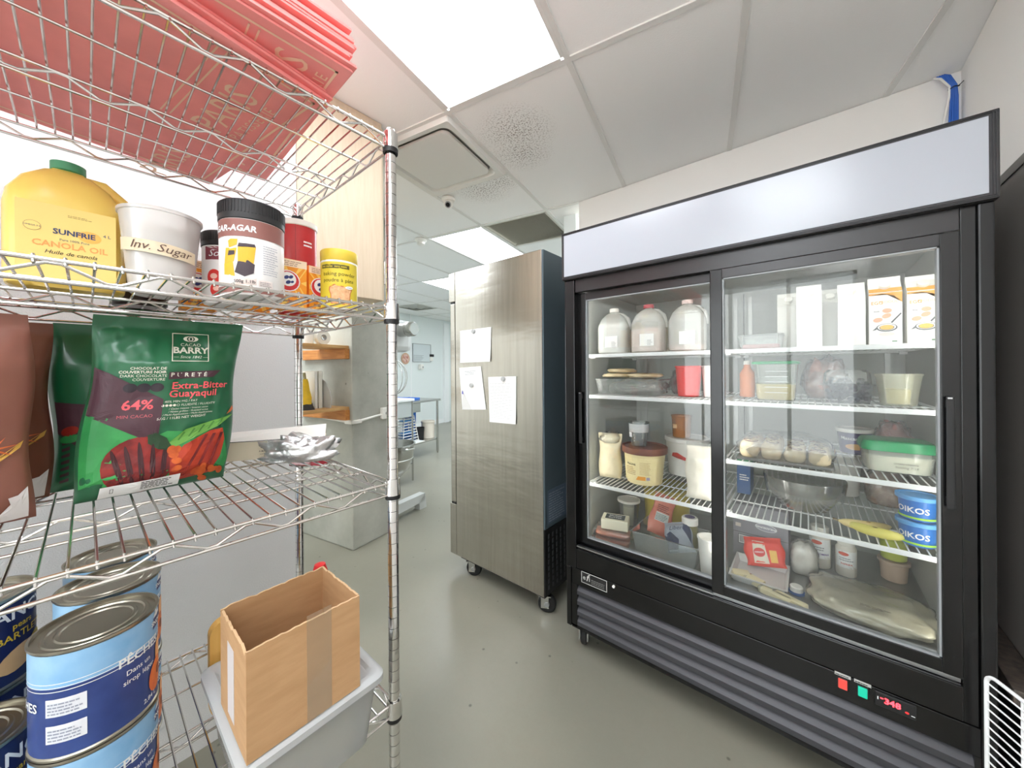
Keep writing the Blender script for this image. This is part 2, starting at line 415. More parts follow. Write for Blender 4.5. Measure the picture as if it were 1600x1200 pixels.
    k = M(); k.box(-1.31, .60, 2.36, 2.48, 0, CEIL); struct(k.build('wall_back', wm))
    k = M(); k.box(.497, .60, -2.6, 2.36, 0, CEIL); struct(k.build('wall_right', wm))
    wf = mat('wall_paint_cool', (226, 232, 231), .5)
    k = M(); k.box(-6.0, -5.8, 1.2, 8.4, 0, CEIL); w1 = struct(k.build('wall_far', wf, rot=(0, 0, GA)))
    k = M()
    for gy in (4.85, 5.93): k.box(-5.802, -5.796, gy, gy + .03, 0, CEIL)
    k.build('joint_strip', white, w1)
    k = M(); k.box(-5.8, -3.0, 8.3, 8.4, 0, CEIL); struct(k.build('wall_end', wf, rot=(0, 0, GA)))
    k = M(); k.box(-5.8, -5.74, 7.05, 7.22, 0, 2.5); struct(k.build('trim_1', white, rot=(0, 0, GA)))
    k = M(); k.box(-5.8, -5.785, 1.3, 7.05, 0, .1); struct(k.build('baseboard_far', white, rot=(0, 0, GA)))
    # shop window behind the camera: low sill, three panes in white frames
    k = M(); k.box(-1.75, -1.45, -2.7, -2.6, 0, CEIL); k.box(.42, .60, -2.7, -2.6, 0, CEIL); k.box(-1.45, .42, -2.7, -2.6, 0, .25); k.box(-1.45, .42, -2.7, -2.6, 2.42, CEIL); struct(k.build('wall_front', wm))
    k = M()
    for x in (-1.45, -.83, -.21, .39): k.box(x, x + .04, -2.68, -2.62, .25, 2.42)
    k.box(-1.45, .42, -2.68, -2.62, .25, .29); k.box(-1.45, .42, -2.68, -2.62, 2.38, 2.42); wn = struct(k.build('window_1', white))
    for x in (-1.41, -.79, -.17):
        k = M(); k.box(x, x + .58, -2.655, -2.649, .29, 2.38); k.build('pane', glassm, wn)
    k = M(); k.box(-4.8, -1.75, -.9, -.8, 0, CEIL); struct(k.build('wall_left_room', wm))
    k = M(); k.box(-5.8, -3.2, 1.1, 1.2, 0, CEIL); struct(k.build('wall_side', wf, rot=(0, 0, GA)))
    k = M(); k.box(-1.0, -.9, 2.75, 8.4, 0, CEIL); struct(k.build('wall_inner', wf, rot=(0, 0, GA)))
    k = M(); k.box(-3.0, -.9, 8.3, 8.4, 0, CEIL); struct(k.build('wall_rear', wf, rot=(0, 0, GA)))
    # concrete column
    con = concrete('column_concrete', (186, 186, 177), (166, 166, 156), .6, 3, .25)
    k = M(); k.box(-3.4, -2.28, 1.74, 2.12, 0, CEIL, bev=.012); struct(k.build('wall_column', con, rot=(0, 0, GA)))
room()

# cream cabinet hung beyond the end of the pebbled wall
def cream_cabinet():
    t = thing('wall_cabinet', 'cream wood-grain cabinet hung high beyond the end of white wall', 'cabinet', (-1.86, .77, 1.68))
    cm = wood('cream_laminate', (204, 188, 164), (196, 179, 153), (14, 14, 1.2), .5)
    k = M(); k.box(-.21, .212, -.198, .192, 0, .89, bev=.003); k.build('carcass', cm, t)
    k = M(); k.box(-.2, .19, .194, .212, .004, .885, bev=.003); d = k.build('door', cm, t)
    k = M(); k.tube([(.15, .22, .1), (.15, .24, .1), (.15, .24, .22), (.15, .22, .22)], .005); k.build('handle', steel2, d)
cream_cabinet()

def plank_shelves():
    wm = wood('pine_board', (206, 164, 108), (182, 136, 82), (12, 1.2, 12), .6)
    wm2 = wood('pine_ledger', (196, 132, 66), (170, 106, 50), (1.2, 12, 12), .6)
    for z, lab in ((1.512, 'pine plank shelf holding the black and white items, against concrete column'), (1.062, 'pine plank shelf holding the yellow bag, against concrete column')):
        t = thing('plank_shelf', lab, 'shelf', G(-2.46, 1.30, z), GA, 'pine shelves at the column')
        k = M(); k.box(-.15, .15, -.60, .437, -.022, 0, bev=.002); k.build('plank', wm, t)
        k = M(); k.box(-.4, .155, .40, .438, -.098, -.023, bev=.002); k.build('ledger', wm2, t)
    # things on the planks
    def on(gx, gy, z): return G(gx, gy, z)
    t = thing('safety_bag', 'yellow and black soft bag slumped on lower pine shelf', 'bag', on(-2.42, 1.47, 1.062), GA)
    ym = mat('yellow_fabric', (232, 190, 40), .7, noise_amt=.25, noise_scale=18)
    def bl(a, b, c, sh=0., seed=0):
        def fn(u, v):
            th = 2 * pi * u; w_ = 1 - .35 * v; x = a * cos(th) * w_ + sh * v; y = b * sin(th) * w_
            q = noise.noise(Vector((x * 18 + seed, y * 18, v * 5))) * .006
            return (x + q, y + q, c * v)
        return fn
    k = M(); k.grid(bl(.055, .05, .21, -.02, 1), 16, 8); k.build('yellow_body', ym, t, 2)
    k = M(); k.grid(bl(.075, .055, .11, -.05, 4), 16, 8); k.build('black_panel', blackm, t, 2)
    k = M(); k.tube([(-.03, 0, .2), (-.02, 0, .25), (.0, 0, .25), (.01, 0, .2)], .008); k.build('strap', mat('olive', (150, 140, 100), .7), t)
    for i, (gx, gy, w_, h, lab, m) in enumerate(((-2.51, 1.548, .020, .26, 'white binder standing behind the yellow bag on pine shelf', wplastic), (-2.51, 1.580, .028, .265, 'off-white thick binder standing beside thin white binder on pine shelf', offwhite))):
        t = thing('binder', lab, 'binder', on(gx, gy, 1.062), GA, 'binders on the pine shelf')
        k = M(); k.box(-.1, .1, -w_ / 2, -w_ / 2 + .003, 0, h); k.box(-.1, .1, w_ / 2 - .003, w_ / 2, 0, h); k.box(.097, .1, -w_ / 2, w_ / 2, 0, h); k.build('cover', m, t)
        k = M(); k.box(-.095, .09, -w_ / 2 + .004, w_ / 2 - .004, .004, h - .01); k.build('pages', paper, t)
    t = thing('scraper', 'grey curved plastic scraper leaning beside binders on pine shelf', 'scraper', on(-2.40, 1.620, 1.062), GA)
    k = M(); k.prism([(-.05, 0), (.045, 0), (.055, .06), (.04, .12), (-.01, .185), (-.05, .2)], -.004, .004, Matrix.Rotation(pi / 2, 4, 'X')); k.build('blade', mat('scraper_grey', (186, 186, 184), .5), t)
    k = M(); k.tube([(-.045, 0, .0), (-.045, 0, .2)], .007); k.build('grip', grey, t)
    t = thing('tape_roll', 'white round tape roll standing on upper pine shelf', 'tape', on(-2.38, 1.575, 1.513 + .05), GA)
    x = Matrix.Rotation(pi / 2, 4, 'Y')
    k = M(); k.lathe([(.02, -.02), (.05, -.02), (.05, .02), (.02, .02), (.02, -.02)], 28, x=x, caps=False); k.build('tape', wplastic, t, True)
    k = M(); k.lathe([(.018, -.021), (.021, -.021), (.021, .021), (.018, .021), (.018, -.021)], 24, x=x, caps=False); k.build('core', grey, t, True)
    t = thing('paper_cup', 'white ribbed cup standing next to tape roll on upper pine shelf', 'cup', on(-2.40, 1.488, 1.513), GA)
    k = M(); k.lathe([(.03, 0), (.036, .09), (.039, .092), (.039, .096), (.034, .096), (.028, .004)], 24); k.build('cup', paper, t, True)
    t = thing('tool_pouch', 'black lumpy pouch lying on upper pine shelf beside paper cup', 'pouch', on(-2.44, 1.36, 1.513), GA)
    k = M(); k.grid(bl(.09, .07, .085, 0, 7), 16, 8); k.build('pouch', blackm, t, 2)
    k = M(); k.tube([(-.04, 0, .08), (-.02, 0, .1), (.03, 0, .1), (.04, 0, .08)], .008); k.build('strap', mat('strap_grey', (90, 90, 92), .7), t)
    # conduit round the column
    t = thing('conduit', 'white surface conduit wrapping the concrete column to a junction box', 'pipe', G(-2.28, 1.74, .95), GA)
    k = M(); k.tube([(-.6, -.016, .03), (-.02, -.016, .0), (.016, -.016, 0), (.016, .02, 0), (.016, .26, .028)], .009, 8); k.build('pipe', wplastic, t, True)
    k = M(); k.box(-.05, .03, -.03, .0, -.013, .013, bev=.004); k.box(.0, .03, -.03, .06, -.013, .013, bev=.004); k.build('elbow', wplastic, t)
    k = M(); k.box(.002, .035, .25, .33, -.01, .08, bev=.006); b = k.build('junction_box', wplastic, t)
    k = M(); k.tube([(.034, .29, .035), (.04, .29, .035)], .012, 12); k.build('knockout', grey, b)
plank_shelves()

# ------------------------------------------------------------------ chrome wire rack
RX0, RX1, RY0, RY1 = -1.365, -.775, -.745, .475          # post centres
SHELF_Z = (.532, 1.064, 1.486, 1.897)
def rack():
    t = thing('wire_rack', 'chrome wire shelving rack with four tiers holding bags, jars and cans', 'rack', (-1.07, -.135, 0))
    for (x, y) in ((RX1, RY1), (RX0, RY1), (RX1, RY0), (RX0, RY0)):
        k = M(); k.lathe([(.0127, .03), (.0127, 1.905), (.011, 1.910)], 20, cx=x, cy=y)
        p = k.build('post', chrome, t, True, world=True)
        k = M()
        for i in range(72): k.lathe([(.01275, .05 + i * .0254), (.01275, .0512 + i * .0254)], 20, cx=x, cy=y, caps=False)
        k.build('groove_rings', mat('groove', (120, 118, 116), .4, 1.), p, True, world=True)['kind'] = 'stuff'
        k = M(); k.lathe([(.006, 0), (.018, 0), (.018, .012), (.012, .03)], 16, cx=x, cy=y); k.build('levelling_foot', rubber, p, True, world=True)
        for z in SHELF_Z:
            k = M(); k.lathe([(.0135, z - .034), (.0185, z - .034), (.0165, z + .004), (.0135, z + .004)], 20, cx=x, cy=y, caps=False); k.build('collar', chrome, p, True, world=True)
            k = M(); k.lathe([(.0135, z - .044), (.0175, z - .044), (.0180, z - .034), (.0135, z - .034)], 20, cx=x, cy=y, caps=False); k.build('sleeve', blackm, p, True, world=True)
    a, b, c, d = RX0, RX1, RY0, RY1
    for zi, z in enumerate(SHELF_Z):
        zt, zb = z - .006, z - .034
        s = bpy.data.objects.new('shelf', None); C.objects.link(s); s.parent = t; s.location = (0, 0, 0)
        def part(k, nm, r=False): return k.build(nm, chrome_wire, s, True, world=True)
        s.location = (0, 0, z)
        k0 = lambda: M()
        org = Vector(t.location) + s.location
        def bld(k, nm):
            me = k.mesh(nm, chrome_wire, True, org); o = bpy.data.objects.new(nm, me); C.objects.link(o); o.parent = s; return o
        e = .016
        for x in (b, a):
            for zz in (zt, zb):
                k = M(); k.tube([(x, c + e, zz), (x, d - e, zz)], .0032, 8); bld(k, 'long_rail')
        for y in (d, c):
            for zz in (zt, zb):
                k = M(); k.tube([(a + e, y, zz), (b - e, y, zz)], .0032, 8); bld(k, 'end_rail')
        def zig(p0, p1, n):
            pts = []
            p0, p1 = Vector(p0), Vector(p1)
            for i in range(n):
                for f_, zz in ((.08, zb + .004), (.42, zb + .004), (.58, zt - .003), (.92, zt - .003)):
                    q = p0.lerp(p1, (i + f_ * .9 + .05) / n); pts.append((q.x, q.y, zz))
            # smooth zigzag: up and down
            out = []
            for i in range(2 * n + 1):
                q = p0.lerp(p1, i / (2 * n)); up = i % 2; zz = (zt - .004) if up else (zb + .004); dd = (p1 - p0).normalized() * .007
                for sgn in (-1, 1): out.append((q.x + dd.x * sgn, q.y + dd.y * sgn, zz))
            return out[1:-1]
        for x in (b, a, (a + b) / 2):
            k = M(); k.tube(zig((x, c + e, 0), (x, d - e, 0), 11), .0024, 6); bld(k, 'zigzag_truss')
        for zz in (zt - .0025, zb):
            k = M(); k.tube([((a + b) / 2, c, zz), ((a + b) / 2, d, zz)], .0030, 8); bld(k, 'centre_rail')
        for y in (d, c):
            k = M(); k.tube(zig((a + e, y, 0), (b - e, y, 0), 6), .0024, 6); bld(k, 'zigzag_truss')
        for q in (.25, .75):
            k = M(); k.tube([(a + (b - a) * q, c, zt - .0025), (a + (b - a) * q, d, zt - .0025)], .0026, 8); bld(k, 'support_wire')
        k = M(); k.tube([(a - .001, 0, zt + .004), (b + .001, 0, zt + .004), (b + .002, 0, zt - .006)], .0020, 6); wm = k.mesh('wire', chrome_wire, True, (t.location.x, 0, z))
        n = 46
        for i in range(n):
            o = bpy.data.objects.new('wire', wm); C.objects.link(o); o.parent = s; o.location = (0, c + .02 + (d - c - .04) * i / (n - 1) - t.location.y, 0)
rack()
TOP = [z + .001 for z in SHELF_Z]      # resting height on each tier

# ------------------------------------------------------------------ glass-door display fridge
FX0, FX1, FY, FB, FT = -.890, .360, 1.46, 2.30, 1.965
IX0, IX1, IB = -.842, .316, 2.24                          # inside
IFL = .497                                                # inside floor
def caster(par, x, y, base=None, r=.04, top_z=.115, yaw=0.):
    """swivel caster: fork plate, fork, wheel, hub"""
    X = Matrix.Translation((x, y, 0)) @ Matrix.Rotation(yaw, 4, 'Z')
    o = par.location
    def b(k, nm, m, p):
        me = k.mesh(nm, m, True, o); ob = bpy.data.objects.new(nm, me); C.objects.link(ob); ob.parent = p; return ob
    k = M(); k.box(-.035, .035, -.03, .03, top_z - .006, top_z, X); k.box(-.02, .022, -.022, -.016, .03, top_z - .006, X); k.box(-.02, .022, .016, .022, .03, top_z - .006, X)
    c = b(k, 'caster', steel2, par)
    k = M(); k.lathe([(r - .006, -.014), (r, -.008), (r, .008), (r - .006, .014)], 24, x=X @ Matrix.Translation((.012, 0, r)) @ Matrix.Rotation(pi / 2, 4, 'X')); b(k, 'wheel', rubber, c)
    k = M(); k.lathe([(.012, -.024), (.014, -.022), (.014, .022), (.012, .024)], 16, x=X @ Matrix.Translation((.012, 0, r)) @ Matrix.Rotation(pi / 2, 4, 'X')); b(k, 'hub', alu, c)
def fridge():
    t = thing('display_fridge', 'black two-door glass display fridge with white header, stocked with food', 'fridge', ((FX0 + FX1) / 2, (FY + FB) / 2, 0))
    P = lambda k, nm, m, p=t, s=False: k.build(nm, m, p, s, world=True)
    def sub(k, nm, m, p, s=False):
        me = k.mesh(nm, m, s, t.location); o = bpy.data.objects.new(nm, me); C.objects.link(o); o.parent = p; return o
    k = M(); k.box(FX0, IX0 - .006, FY + .02, FB, .12, FT - .02, bev=.004); P(k, 'side_panel', black)
    k = M(); k.box(IX1 + .006, FX1, FY + .02, FB, .12, FT - .02, bev=.004); P(k, 'side_panel', black)
    k = M(); k.box(IX0 - .006, IX1 + .006, IB + .006, FB, .12, FT - .02); P(k, 'back_panel', black)
    k = M(); k.box(IX0 - .006, IX1 + .006, FY + .06, IB + .006, 1.735, FT - .02); P(k, 'top_housing', black)
    k = M(); k.box(IX0 - .006, IX1 + .006, FY + .075, IB + .006, .14, IFL - .012); P(k, 'base_housing', blackm)
    # liner
    k = M(); k.box(IX0 - .006, IX0, FY + .07, IB + .006, IFL - .01, 1.735); P(k, 'liner', liner)
    k = M(); k.box(IX1, IX1 + .006, FY + .07, IB + .006, IFL - .01, 1.735); P(k, 'liner', liner)
    k = M(); k.box(IX0, IX1, IB, IB + .006, IFL - .01, 1.735); b = P(k, 'liner', liner)
    k = M(); k.box(IX0, IX1, FY + .07, IB, 1.728, 1.735); P(k, 'liner', liner)
    k = M(); k.box(IX0, IX1, FY + .07, IB, IFL - .012, IFL); P(k, 'floor_tray', mat('fridge_floor', (150, 150, 146), .3, .7))
    k = M(); k.box(-.266, -.262, IB - .003, IB, IFL, 1.72); sub(k, 'seam', blackm, b)
    for x in (-.78, -.30, -.235, .262):
        k = M(); k.box(x - .008, x + .008, IB - .008, IB, IFL, 1.70); pl = P(k, 'pilaster', mat('pilaster_grey', (176, 178, 176), .4, .6))
    # lamps the fridge has: a tube behind the head rail and one upright tube between the doors
    lm = mat('fridge_tube', (255, 252, 246), .5, emit=6.0)
    k = M(); k.tube([(IX0 + .05, FY + .10, 1.715), (IX1 - .05, FY + .10, 1.715)], .009, 10); P(k, 'interior_lamp', lm, s=True)
    k = M(); k.tube([(-.264, FY + .098, .60), (-.264, FY + .098, 1.66)], .008, 10); P(k, 'interior_lamp', lm, s=True)
    for x in (IX0 + .012, IX1 - .012):
        k = M(); k.tube([(x, FY + .096, .54), (x, FY + .096, 1.68)], .007, 10); P(k, 'interior_lamp', lm, s=True)
    k = M(); k.box(-.276, -.252, FY + .07, FY + .088, IFL, 1.73); P(k, 'centre_mullion', black)
    # face frame
    k = M(); k.box(FX0, -.838, FY, FY + .07, .40, 1.745, bev=.004); P(k, 'jamb', black)
    k = M(); k.box(.333, FX1, FY, FY + .07, .12, 1.745, bev=.004); P(k, 'jamb', black)
    k = M(); k.box(.305, .3315, FY + .006, FY + .07, .40, 1.745, bev=.002); P(k, 'jamb', black)
    k = M(); k.box(-.838, .305, FY + .008, FY + .07, 1.686, 1.745, bev=.002); P(k, 'head_rail', mat('black_rail', (40, 38, 39), .28))
    k = M(); k.box(-.838, .305, FY + .002, FY + .07, .402, .492, bev=.003); P(k, 'sill', black)
    k = M(); k.box(-.836, -.275, FY + .004, FY + .012, .500, .506); k.box(-.836, .303, FY + .016, FY + .020, .494, .506); P(k, 'door_track', alu)
    k = M(); k.box(-.838, .305, FY + .03, FY + .07, .490, .500); P(k, 'threshold', blackm)
    # sliding doors: rails, stiles, pane, gasket, handle
    def door(x0, x1, z0, z1, y0, y1, hx, hz0, hz1):
        w_ = .040
        k = M(); k.box(x0 + w_ - .001, x1 - w_ + .005, y0 + .0006, y1 - .0006, z0 + .0006, z0 + .036, bev=.002); d = P(k, 'door', black)
        k = M(); k.box(x0 + w_ - .001, x1 - w_ + .005, y0 + .0006, y1 - .0006, z1 - .034, z1 - .0006, bev=.002); sub(k, 'rail', mat('black_rail'), d)
        k = M(); k.box(x0, x0 + w_, y0, y1, z0, z1, bev=.003); sub(k, 'stile', black, d)
        k = M(); k.box(x1 - w_ + .004, x1, y0, y1, z0, z1, bev=.003); sub(k, 'stile', black, d)
        k = M(); k.box(x0 + w_ - .004, x1 - w_ + .008, y0 + .010, y0 + .016, z0 + .03, z1 - .03); sub(k, 'pane', glassm, d)
        k = M(); a, b_, c, e = x0 + w_, x1 - w_ + .004, z0 + .036, z1 - .034
        for q in ((a, b_, c, c + .004), (a, b_, e - .004, e), (a, a + .004, c, e), (b_ - .004, b_, c, e)): k.box(q[0], q[1], y0 + .003, y1 - .002, q[2], q[3])
        sub(k, 'gasket', mat('gasket_grey', (150, 154, 156), .4), d)
        k = M(); k.box(hx - .008, hx + .008, y0 - .016, y0 - .010, hz0, hz1, bev=.003); k.box(hx - .006, hx + .006, y0 - .011, y0 + .002, hz0 + .01, hz0 + .03); k.box(hx - .006, hx + .006, y0 - .011, y0 + .002, hz1 - .03, hz1 - .01)
        sub(k, 'handle', blackm, d)
        k = M(); k.box(hx - .005, hx + .003, y0 - .0175, y0 - .0155, hz1 - .006, hz1 - .002); sub(k, 'handle_glint', alu, d)  # bright metal chip put in as a glint on the handle
    door(-.277, .3045, .512, 1.684, FY, FY + .028, .283, .955, 1.25)
    door(-.838, -.236, .503, 1.684, FY + .034, FY + .06, -.822, .98, 1.22)
    # header sign box
    k = M(); k.box(FX0 - .004, FX1 + .004, FY - .018, FY + .062, 1.745, FT, bev=.003); h = P(k, 'header_box', mat('header_frame', (58, 57, 58), .4, .5))
    k = M(); k.box(FX0 + .010, FX1 - .014, FY - .0195, FY - .017, 1.760, FT - .014); sub(k, 'sign_panel', mat('sign_white', (166, 170, 177), .2), h)
    k = M()
    for z in (1.749, 1.753, FT - .008, FT - .004): k.box(FX0, FX1, FY - .0205, FY - .018, z, z + .0015)
    for x in (FX1 - .008, FX1 - .003): k.box(x, x + .0015, FY - .0205, FY - .018, 1.75, FT - .004)
    sub(k, 'frame_ribs', mat('header_frame'), h)
    # lower panel with slats
    k = M(); k.box(-.864, .334, FY + .004, FY + .03, .324, .398, bev=.002); k.box(-.864, -.836, FY + .004, FY + .03, .125, .324); k.box(.322, .334, FY + .004, FY + .03, .125, .324); k.box(-.864, .334, FY + .004, FY + .03, .118, .132)
    lp = P(k, 'lower_panel', black)
    k = M(); k.box(-.836, .322, FY + .034, FY + .04, .13, .33); sub(k, 'grille_back', blackm, lp)
    for z in (.312, .264, .216, .168):
        k = M(); k.add([(-.836, FY + .004, z - .016), (.322, FY + .004, z - .016), (.322, FY + .030, z + .012), (-.836, FY + .030, z + .012), (-.836, FY + .004, z - .034), (.322, FY + .004, z - .034)], [(0, 1, 2, 3), (4, 5, 1, 0)])
        k.add([(-.836, FY + .030, z + .010), (.322, FY + .030, z + .010), (.322, FY + .005, z - .034), (-.836, FY + .005, z - .034)], [(0, 1, 2, 3)])
        sub(k, 'slat', louv, lp)
    k = M(); k.box(FX0, -.866, FY, FY + .07, .12, .40, bev=.004); P(k, 'jamb', black)
    # maker's plate
    k = M(); k.box(-.812, -.686, FY + .002, FY + .0045, .346, .397); lg = P(k, 'badge', blackm)
    silver = mat('silver_print', (205, 205, 200), .4)
    sf = lambda u, v, o=0.: (u - t.location.x, FY + .002 - o - t.location.y, v)
    frame(lg, -.812, -.686, .346, .397, .0025, sf, silver, name='badge_border')
    text(lg, 'e', sf, -.797, .372, .030, silver, .01); text(lg, 'f', sf, -.783, .374, .044, silver, .012, .25); text(lg, 'i', sf, -.771, .372, .032, silver, .012)
    lines(lg, -.762, -.695, .355, .378, 3, sf, mat('badge_grey', (120, 120, 118), .5), seed=3)
    k = M(); k.tube([(-.655, FY + .005, .385), (-.655, FY - .002, .385)], .006, 12); P(k, 'screw_cap', wplastic, s=True)
    # switches and temperature display
    sl = mat('switch_label', (186, 186, 182), .6)
    for x, rgb, nm, lab, e in ((.073, (214, 70, 62), 'switch', 'red rocker switch', .25), (.116, (20, 168, 138), 'switch', 'green rocker switch', .35)):
        k = M(); k.box(x - .013, x + .013, FY + .001, FY + .006, .355, .389, bev=.002); s_ = P(k, nm, blackm); s_['label'] = lab
        k = M(); k.box(x - .010, x + .010, FY - .003, FY + .003, .358, .386, bev=.002); sub(k, 'rocker', mat('rocker_' + lab[:3], rgb, .3, emit=e), s_)
        k = M(); k.box(x - .018, x + .018, FY + .0025, FY + .0042, .392, .401); q = sub(k, 'switch_label', sl, s_)
        lines(s_, x - .016, x + .016, .394, .400, 1, lambda u, v, o=0.: (u - t.location.x, FY + .0025 - o - t.location.y, v), ink, seed=int(x * 100))
    k = M(); k.box(.141, .222, FY - .001, FY + .006, .352, .394, bev=.003); ds = P(k, 'thermostat', blackm)
    sf = lambda u, v, o=0.: (u - t.location.x, FY - .001 - o - t.location.y, v)
    led = mat('led_red', (255, 50, 60), .5, emit=3.0)
    text(ds, '-', sf, .155, .380, .02, led, .03, name='digit'); 
    for ch, x in (('3', .165), ('4', .1755), ('8', .187)): text(ds, ch, sf, x, .374, .022, led, .03, name='digit')
    dpoly(ds, ell(.204, .366, .004, .003), sf, mat('led_dim', (200, 40, 40), .5, emit=.6), name='indicator')
    k = M(); k.box(.212, .219, FY - .002, FY, .362, .3635); sub(k, 'mark', white, ds)
    k = M(); k.box(.146, .148, FY - .002, FY, .372, .380); sub(k, 'mark', white, ds)
    for x in (-.84, .31):
        for y in (FY + .075, FB - .08): caster(t, x, y, yaw=pi / 2 + .35)
    # white coated wire shelves
    ws = mat('white_wire', (240, 242, 242), .35)
    def shelf(x0, x1, z):
        s = bpy.data.objects.new('shelf', None); C.objects.link(s); s.parent = t; s.location = (0, 0, z)
        org = Vector((t.location.x, t.location.y, z))
        def b(k, nm):
            o = bpy.data.objects.new(nm, k.mesh(nm, ws, True, org)); C.objects.link(o); o.parent = s
        y0, y1 = FY + .112, IB - .02
        k = M(); k.box(x0, x1, y0, y0 + .008, z - .017, z - .001, bev=.003); b(k, 'front_bar')
        k = M(); k.tube([(x0, y1, z - .008), (x1, y1, z - .008)], .004); b(k, 'back_bar')
        for x in (x0 + .003, x1 - .003):
            k = M(); k.tube([(x, y0, z - .007), (x, y1, z - .007)], .004); b(k, 'side_bar')
        for q in (.3, .65):
            k = M(); yy = y0 + (y1 - y0) * q; k.tube([(x0, yy, z - .0085), (x1, yy, z - .0085)], .003, 6); b(k, 'support_bar')
        k = M(); k.tube([(0, y0 + .002, z - .0035), (0, y1, z - .0035)], .0022, 6); wm = k.mesh('wire', ws, True, (0, t.location.y, z))
        n = 26
        for i in range(n):
            o = bpy.data.objects.new('wire', wm); C.objects.link(o); o.parent = s; o.location = (x0 + .02 + (x1 - x0 - .04) * i / (n - 1) - t.location.x, 0, 0)
        k = M()
        for x in (x0 + .012, x1 - .012):
            for y in (y0 + .05, y1 - .05): k.box(x - .012, x + .012, y - .006, y + .006, z - .02, z - .008)
        b(k, 'shelf_clips')
    for z in (1.400, 1.203, .777): shelf(IX0 + .004, -.270, z)
    for z in (1.400, 1.203, .980, .777): shelf(-.258, IX1 - .004, z)
fridge()

